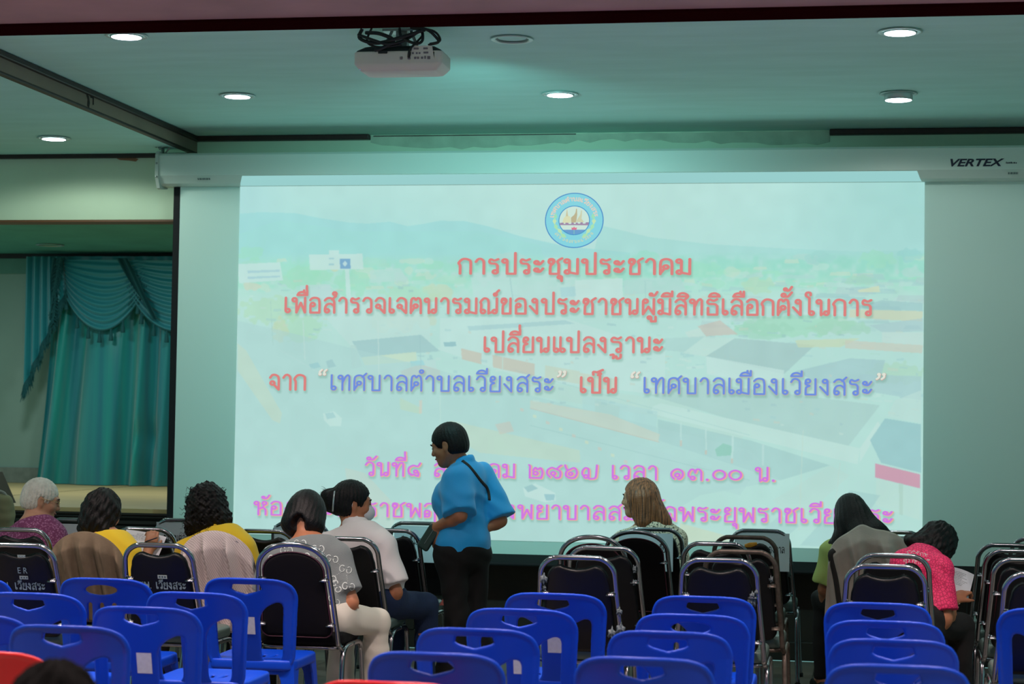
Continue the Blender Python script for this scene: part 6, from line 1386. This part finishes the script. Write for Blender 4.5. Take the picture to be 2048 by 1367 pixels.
# 6 the standing person in sky blue
Y6 = 10.75; P = A(925, 1090, Y6); P[2] = .80
r6, s6, k6 = person('standing person with short dark hair in a sky blue polo and black trousers, facing left', P, A(925, 930, Y6), A(897, 889, Y6-.02), (80, -18, 0), A(912, 962, Y6-.12), A(962, 955, Y6+.14), A(920, 1030, Y6-.20), A(1000, 1040, Y6+.10), A(868, 1056, Y6-.10), A(968, 1058, Y6+.02),
    lambda c, R, rt, of, s: hair('short', c, R, H_DKB, rt, of, s=s*1.03, seed=3, amp=.002), SK2, dict(m=BLU, hem=-.03, loose=.012), dict(m=BLKC, r=.085), fwd=(-.80, .6, 0), stand=True, knees=(A(915, 1235, Y6-.05), A(950, 1235, Y6+.08), v3(P[0]-.05, Y6-.08, .09), v3(P[0]+.12, Y6+.08, .09)), collar=True, b=1.02, sr=.088, sleeve=.86, bust=.05, wr=.006, seed=7., hemz=0, h=.006,
    hands=((v3(.01, .0, -.08), v3(.5, .8, 0), .5), (v3(-.05, -.02, -.05), v3(-.8, 0, .3), .6)))
of = k6['off']
# strap across the back and the dark pouch held at the hip
def snap(so, root_off, pts, off=.004, dirn=(0, 1, 0)):
    bv = BVHTree.FromObject(so, bpy.context.evaluated_depsgraph_get()) if False else BVHTree.FromPolygons([v.co[:] for v in so.data.vertices], [p.vertices[:] for p in so.data.polygons])
    out = []
    for p in pts:
        o = Vector(p)-Vector(root_off); o.y -= 1.2; hit = bv.ray_cast(o, Vector(dirn)); out.append((hit[0]+hit[1]*off) if hit[0] is not None else None)
    return out
SP = [A(930, 921, Y6), A(942, 930, Y6), A(953, 943, Y6), A(962, 957, Y6), A(969, 970, Y6), A(974, 984, Y6), A(977, 1000, Y6)]
sp_ = [p for p in snap(s6, of, cr(SP, 4), .003) if p is not None]
MB().tube(sp_, .009, 8, flat=.35).build('bag_strap', mat('dark_strap', (40, 34, 34), rough=.7), r6, True)
w6 = A(868, 1056, Y6-.10); pc = empty('pouch', tuple(A(858, 1085, Y6-.11)), label='small dark green pouch held in the hand of the standing person', cat='pouch')
f = Field((-.12, -.06, -.14), (.12, .06, .14), .005); Rp = ypr(0, 0, 32); f.rbox((0, 0, 0.03), (.034, .018, .075), .012, R=Rp); f.obj('case', mat('dark_green_pouch', (38, 62, 56), rough=.4), pc)
tt = MB(); a_ = Rp@v3(.0, -.019, .075); b_ = Rp@v3(.0, -.019, -.04); tt.tube([tuple(a_+v3(0, 0, .03)), tuple(b_+v3(0, 0, .03))], .0022, 6); tt.build('zip', M_STEEL, pc)
MB().tube([tuple(w6-of+np.array((.028*math.cos(a), .024*math.sin(a), .012*math.cos(a)))) for a in [2*math.pi*i/18 for i in range(18)]], .004, 8, closed=True).build('bracelet', M_CHROME, r6, True)
# 7 brown hair, speckled jacket, front row
x, y = cx('c18'); P = v3(x+.02, y+.17, .58)
r7, s7, k7 = person('person with long straight brown hair in a pale speckled jacket, face turned left', P, A(1297, 1055, y+.20), A(1278, 996, y+.22), (78, -2, 0), A(1243, 1082, y+.18), A(1352, 1080, y+.18), A(1230, 1160, y+.2), A(1366, 1165, y+.22), A(1260, 1190, y+.42), A(1340, 1200, y+.42),
    lambda c, R, rt, of, s: hair('long', c, R, H_BRN, rt, of, s=s*1.05, seed=1, lo=.2, amp=.003, ext=(.14, .14, .16), extra=(('cap', c+v3(.02, -.05, .0), c+v3(.045, -.07, -.13), .075, .06), ('cap', c+v3(.06, -.04, .0), c+v3(.15, -.05, -.13), .06, .05), ('cap', c+v3(.10, -.05, -.06), c+v3(.165, -.06, -.15), .045, .028))), SK1, dict(m=FLOR), dict(m=DGR), long=True, b=1.1, seed=8., wr=.006)
# 8 long black hair, lime shirt
x, y = cx('c24'); P = v3(x-.03, y+.2, .58)
r8, s8, k8 = person('person with very long black hair in a lime shirt, head bowed', P, A(1716, 1078, y+.26), A(1702, 1032, y+.34), (12, -30, -6), A(1664, 1104, y+.26), A(1782, 1098, y+.26), A(1650, 1178, y+.28), A(1796, 1170, y+.28), A(1655, 1215, y+.46), A(1760, 1210, y+.5),
    lambda c, R, rt, of, s: hair('long', c, R, H_BLK, rt, of, s=s*1.06, seed=1, lo=.2, amp=.0022, extra=(('cap', c+v3(.01, -.06, -.02), c+v3(.06, -.16, -.10), .085, .07), ('cap', c+v3(.05, -.07, .0), c+v3(.15, -.15, -.085), .065, .055), ('cap', c+v3(.14, -.15, -.08), c+v3(.26, -.15, -.15), .05, .028), ('cap', c+v3(-.03, -.08, -.05), c+v3(-.06, -.14, -.16), .06, .04), ('cap', c+v3(-.06, -.12, -.12), c+v3(-.125, -.12, -.17), .03, .02))), SK2, dict(m=LIME), dict(m=DGR), fwd=(-.35, .94, 0), b=1.05, sr=.074, sleeve=.75, seed=9.)
# 9 pink shirt, writing
x, y = cx('c25'); P = v3(x+.09, y+.22, .58); Y9 = y+.32
r9, s9, k9 = person('person in a hot pink shirt bent forward over a sheet of paper, writing', P, A(1848, 1114, Y9+.10), A(1876, 1090, Y9+.22), (-40, -40, 8), A(1806, 1128, Y9+.02), A(1880, 1138, Y9-.08), A(1800, 1190, Y9+.10), A(1888, 1236, Y9-.12), A(1850, 1215, Y9+.35), A(1908, 1202, Y9+.16),
    lambda c, R, rt, of, s: hair('wavy', c, R, H_BLK, rt, of, s=s, seed=5, lo=.15, ext=(.16, .15, .14), extra=(('cap', c+v3(-.04, -.06, .0), c+v3(-.12, -.09, .02), .06, .032), ('cap', c+v3(-.10, -.08, .01), c+v3(-.15, -.09, .03), .035, .02))), SK2, dict(m=PINK), dict(m=DGR), fwd=(.45, .89, 0), b=.88, sr=.066, sleeve=.74, seed=10., hands=(None, (v3(.05, .05, .05), v3(.3, .6, -.5), 1.0)))
# 10 dark head in the foreground
hc = at(112, 1440, Y=3.75); P = v3(hc[0]-.02, 3.62, .48)
r10, s10, k10 = person('person in the bottom left foreground, only the top of a dark head in view', P, hc+v3(0, -.03, -.13), hc, (0, -10, 0), hc+v3(-.17, -.03, -.20), hc+v3(.17, -.03, -.20), hc+v3(-.2, .02, -.42), hc+v3(.2, .02, -.42), hc+v3(-.1, .25, -.45), hc+v3(.1, .25, -.45),
    lambda c, R, rt, of, s: hair('wavy', c, R, mat('unlit_black_hair', (7, 6, 6), rough=.95, spec=.1), rt, of, s=s, seed=1), SK2, dict(m=BLKC), dict(m=DGR), seed=11., h=.009, knees=(P+v3(-.1, .37, 0), P+v3(.1, .37, 0), P+v3(-.1, .37, -.39), P+v3(.1, .37, -.39)))

# ------------------------------------------------------------------ prints on clothing
def clip_print(name, so, root, off, P2, m, r, fn, push=.002):
    """strokes laid on a garment: fn maps (x, y) to a world point in front of it"""
    bv = BVHTree.FromPolygons([v.co[:] for v in so.data.vertices], [p.vertices[:] for p in so.data.polygons]); mb = MB(); O = Vector(off)
    for Pn in P2:
        L = []
        for p in Pn:
            w = Vector(fn(*p)); d_ = (w-Vector(CAM)).normalized(); hit = bv.ray_cast(w-d_*1.5-O, d_)
            L.append(hit[0]+hit[1]*push*.2 if hit[0] is not None and hit[1].y < -.12 else None)
        run = []
        for q_ in L+[None]:
            if q_ is not None and (not run or (q_-run[-1]).length < .02): run.append(q_)
            else:
                if len(run) > 1: mb.tube(run, r, 6, flat=.6)
                run = [q_] if q_ is not None else []
    if mb.v: return mb.build(name, m, root, True)
def Gs(mir):
    a = [(math.cos(math.radians(t))*4.2*mir, math.sin(math.radians(t))*5) for t in range(45, 331, 22)]+[(3.9*mir, -.2), (1.4*mir, -.2)]
    return a
M_GG = mat('pale_letter_yarn', (206, 214, 210), rough=.9)
off4 = k4['off']
centers = [(600, 1086, 0), (539, 1084, 4), (573, 1100, 0), (636, 1097, 0), (664, 1117, -8), (691, 1138, -12), (660, 1157, -4), (697, 1172, -6), (673, 1172, -60), (549, 1115, 10), (607, 1112, 0), (668, 1200, -40), (536, 1150, 15)]
for cx_, cy_, rot in centers:
    ca, sa = math.cos(math.radians(rot)), math.sin(math.radians(rot)); c0 = A(cx_, cy_, 9.45); sc = .0031
    for mir, ox in ((1, -5.6), (-1, 5.6)):
        def fn(x, y, ox=ox): X_, Z_ = (x+ox), y; return (c0[0]+(X_*ca-Z_*sa)*sc, c0[1], c0[2]+(X_*sa+Z_*ca)*sc)
        clip_print('letter_pattern', s4, r4, off4, [Gs(mir)], M_GG, .0030, fn)
for a, b_ in zip(((600, 1086), (636, 1097), (664, 1117), (691, 1138), (573, 1100), (607, 1112), (660, 1157)), ((636, 1097), (664, 1117), (691, 1138), (697, 1172), (600, 1112), (664, 1117), (691, 1138))):
    p, q_ = A(*a, 9.45), A(*b_, 9.45); n_ = 9
    for i in range(3, 7):
        t0 = i/n_; clip_print('dot_pattern', s4, r4, off4, [[(t0, 0), (t0+.03, 0)]], M_GG, .0018, lambda t, _: tuple(p+(q_-p)*t))
# lettering across the pink shirt's back
off9 = k9['off']
def cloth_text(name, so, root, off, text, p0, p1, hgt, m, r, Yd):
    S, adv = strokes(text); a, b_ = A(*p0, Yd), A(*p1, Yd); d = (b_-a); n_ = v3(-d[2], 0, d[0])/np.linalg.norm(d); k = hgt/10.
    for Pn, ci in S:
        clip_print(name, so, root, off, [Pn], m, r, lambda x, y: tuple(a+d*x/adv+n_*y*k))
cloth_text('shirt_lettering', s9, r9, off9, 'สุราษธานี', (1806, 1122), (1857, 1130), .020, mat('white_print', (226, 226, 226), rough=.7), .0016, Y9)
cloth_text('shirt_lettering', s9, r9, off9, 'ผู้พิทักษ', (1812, 1108), (1856, 1112), .015, MATS['white_print'], .0013, Y9)
# ------------------------------------------------------------------ held papers, pencils
def sheet(name, label, c, R, w, h, lines, cat='paper', bow=.012):
    t = empty(name, tuple(c), label=label, cat=cat); n = 10
    def f(u, v, o=0): p = R@v3((u-.5)*w, (v-.5)*h, bow*math.sin(u*math.pi)+o); return tuple(p)
    V = [f(i/n, j/n) for j in range(n+1) for i in range(n+1)]; Q = [(j*(n+1)+i, j*(n+1)+i+1, (j+1)*(n+1)+i+1, (j+1)*(n+1)+i) for j in range(n) for i in range(n)]; m_ = len(V)
    mk('sheet', V+[f(i/n, j/n, -.0006) for j in range(n+1) for i in range(n+1)], Q+[tuple(m_+i for i in reversed(q_)) for q_ in Q], M_PAPER, t, True)
    rnd = random.Random(4)
    for k in range(lines):
        v = .86-.055*k; a, b_ = (.3, .7) if k < 2 else (.12, .12+rnd.uniform(.45, .75)); mb = MB(); u = a
        while u < b_:
            e = min(b_, u+rnd.uniform(.03, .08)); mb.add([f(u, v, .0008), f(e, v, .0008), f(e, v+.012, .0008), f(u, v+.012, .0008)], [(0, 1, 2, 3)]); u = e+.015
        mb.build('print_line', M_GP, t)
    return t
yc = cx('c3')[1]
sheet('paper_sheet', 'white printed sheet held up by the first person in yellow', A(285, 1085, yc+.46), np.stack([v3(.98, .1, -.16), v3(.15, .55, .82)/1., np.cross(v3(.98, .1, -.16), v3(.15, .55, .82))], 1), .22, .12, 6)
R9 = np.stack([v3(.90, .28, -.30), v3(.22, .55, .80), np.cross(v3(.90, .28, -.30), v3(.22, .55, .80))], 1)
sheet('paper_sheet', 'white printed sheet in front of the person in pink', A(1915, 1166, Y9+.24), R9, .15, .16, 9)
hp = A(1912, 1196, Y9+.20); pe = empty('pencil', tuple(hp), label='reddish pencil in the writing hand of the person in pink', cat='pencil')
MB().tube([(-.012, .01, -.035), (.004, .0, .035)], .004, 8).build('barrel', mat('red_pencil', (150, 60, 70), rough=.5), pe, True); MB().tube([(-.016, .012, -.047), (-.012, .01, -.035)], [.0006, .004], 8).build('tip', M_INK, pe)
bw = A(1906, 1206, Y9+.15)-off9
for i in range(9): a = 2*math.pi*i/9; MB().lathe(tuple(bw+v3(.030*math.cos(a), .012*math.sin(a), .026*math.sin(a))), [(.0005, -.005), (.0042, -.0025), (.005, 0), (.0042, .0025), (.0005, .005)], 8).build('bracelet_bead', mat('pearl_bead', (214, 200, 176), rough=.2), r9, True)
pen_c = A(303, 1079, yc+.39); pe2 = empty('pen', tuple(pen_c), label='thin pen in the raised hand of the first person in yellow', cat='pen'); MB().tube([(-.03, -.01, -.01), (.03, .0, .012)], .0032, 8).build('barrel', M_NAVY, pe2, True); MB().tube([(.03, .0, .012), (.036, .001, .014)], [.0032, .001], 8).build('tip', M_STEEL, pe2, True)

# ------------------------------------------------------------------ jackets hung over chair backs
def jacket(key, label, m, hw, zt, folds, fold_amp, zb_=.47, group=None, drop=2.4, skew=0., sleeves=(), phase=0., peak=0.):
    ch = CH[key]; t = empty('jacket', tuple(ch.location), label=label, cat='jacket'); nu, nv = 90, 60
    def surf(u, v):
        s = u*2-1; top = zt-.150+.150*max(0, 1-abs(s)**drop)**(1/drop)-skew*s+peak*math.exp(-((s+.2)/.25)**2); th = .8
        if v < th: z = zb_+(top-zb_)*(v/th)**.9; side = -1; w_ = min(1, (th-v)/.15)
        else: z = top-(v-th)/(1-th)*(top-.66); side = 1; w_ = min(1, (v-th)/.08)
        x = s*hw*(1+.10*(zt-z)/.4)
        fw_ = math.sin(folds*s+phase+.8*math.sin(z*7)); fl = fold_amp*(1.4*(1-abs(fw_))**2.5+.45*math.sin(folds*2.3*s+1+phase+z*8)+.3*math.sin(folds*4.1*s+z*14))*min(1, (zt-z)*7+.12)
        y = lean(min(z, .9))-.002+(.0 if w_ < 1e-6 else side*(.036+.012*(1-abs(s))+fl if side < 0 else .03)*w_)
        return (x, y, z)
    V = [surf(i/(nu-1), j/(nv-1)) for j in range(nv) for i in range(nu)]; Q = [(j*nu+i, j*nu+i+1, (j+1)*nu+i+1, (j+1)*nu+i) for j in range(nv-1) for i in range(nu-1)]
    o = mk('jacket_body', V, Q, m, t, True); md = o.modifiers.new('thickness', 'SOLIDIFY'); md.thickness = .004
    for (p0, p1, r0, r1, mm) in sleeves:
        a, b_ = np.array(p0), np.array(p1); f = Field(np.minimum(a, b_)-.1, np.maximum(a, b_)+.1, .006); f.cap(a, b_, r0, r1, k=.02, cut=True); f.warp(wrinkle(.009, 2.)); f.obj('sleeve', mm, t)
    return t
def ribs(nodes, links, tc):
    wv_ = nodes.new('ShaderNodeTexWave'); wv_.inputs['Scale'].default_value = 40; wv_.inputs['Distortion'].default_value = 3; wv_.bands_direction = 'DIAGONAL'; links.new(tc.outputs['Object'], wv_.inputs['Vector']); r = nodes.new('ShaderNodeValToRGB')
    r.color_ramp.elements[0].color = lin((188, 172, 170))+(1,); r.color_ramp.elements[1].color = lin((214, 200, 198))+(1,); r.color_ramp.elements[0].position = .2; r.color_ramp.elements[1].position = .5; links.new(wv_.outputs['Fac'], r.inputs[0]); return r.outputs[0]
JB = mat('brown_jacket_cloth', (112, 96, 76), rough=.9, bump=.2, bscale=200, mottle=.1, mscale=30); JP = wire('pink_quilted_cloth', (206, 190, 188), ribs, rough=.9, bump=.2, bscale=160)
JW = mat('pale_beige_jacket_cloth', (190, 184, 172), rough=.9, bump=.12, bscale=160, mottle=.05, mscale=20); JL = mat('dark_lining', (44, 42, 40), rough=.8)
jacket('c3', 'brown jacket draped over the chair of the first person in yellow', JB, .190, .930, 6., .026, drop=1.9, sleeves=((( -.14, -.03, .74), (-.17, -.03, .46), .035, .04, JB),), phase=.5)
jacket('c8', 'pale pink quilted jacket draped over the chair of the curly-haired person', JP, .192, .930, 5., .024, zb_=.40, drop=1.9, sleeves=(((.13, -.035, .78), (.165, -.06, .48), .036, .045, JP),), phase=1.5)
jw = jacket('c24', 'pale beige jacket hanging over the chair of the long-haired person', JW, .208, .958, 4., .030, zb_=.44, drop=2.4, skew=-.012, peak=.03, sleeves=(((-.13, -.03, .84), (-.10, -.03, .50), .040, .035, JW),), phase=2.)
lp = MB(); pts = [(-.185, -.15, .84), (-.205, -.16, .81), (-.175, -.135, .68), (-.15, -.10, .52), (-.12, -.08, .46)]
lp.tube(cr(pts, 5), .016, 8, flat=.5); lp.build('lining_edge', JL, jw, True)
MB().tube(cr([(-.03, -.05, .965), (-.035, -.066, .86), (-.03, -.058, .74)], 5), .0022, 6).build('seam', JL, jw, True)
# things left on seats
x, y = cx('c23'); bx = empty('bottle_pack', (x+.09, y+.22, .49), label='small pale packet lying on the seat of the front row chair right of centre', cat='packet'); bx.name = 'small_packet'
MB().box((-.03, -.025, 0), (.03, .025, .022), .004).build('wrapper', M_PAPER, bx); MB().box((-.02, -.026, .006), (.02, -.0245, .014)).build('wrapper_print', M_GP, bx)
rp = at(890, 1209, z=.492); rpk = empty('snack_packet', (rp[0], rp[1], .490), label='small red and white packet standing beyond the legs of the standing person', cat='packet')
mk('wrapper', [(-.03, -.012, 0), (.026, -.012, 0), (.026, .012, 0), (-.03, .012, 0), (.004, -.004, .062), (.014, -.004, .06), (.014, .004, .06), (.004, .004, .062)], [(0, 3, 2, 1), (4, 5, 6, 7), (0, 1, 5, 4), (1, 2, 6, 5), (2, 3, 7, 6), (3, 0, 4, 7)], mat('red_white_wrapper', (214, 120, 110), rough=.5, mottle=.5, mscale=60), rpk)
MB().add([(.004, -.0125, .002), (.024, -.0125, .002), (.018, -.0075, .03)], [(0, 1, 2)]).build('wrapper_corner', M_PAPER, rpk)
# pale bag at the far left edge beside the white-haired person
bg = at(-8, 1072, Y=10.9); bt = empty('cloth_bag', (bg[0], 10.9, .492), label='pale rumpled cloth bag at the left edge beyond the white-haired person', cat='bag')
f = Field((-.16, -.12, -.01), (.16, .12, .58), .008); f.rbox((0, 0, .25), (.10, .07, .25), .05); f.ell((.02, 0, .50), (.085, .06, .05), k=.04); f.warp(wrinkle(.007, 1.)); f.plane((0, 0, 0), (0, 0, 1)); f.obj('bag_body', mat('pale_bag_cloth', (128, 128, 96), rough=.9), bt)
MB().tube(cr([(-.05, 0, .50), (-.02, -.02, .57), (.05, -.01, .56), (.07, 0, .5)], 5), .008, 8).build('handle', mat('bag_handle', (150, 156, 148), rough=.8), bt, True)
x7 = bg[0]; tag_c = copy_tree(A0); tag_c.location = (x7, 10.9-.2, 0); tag(tag_c, 'chair under the pale cloth bag at the left edge', 'chair', GRP)
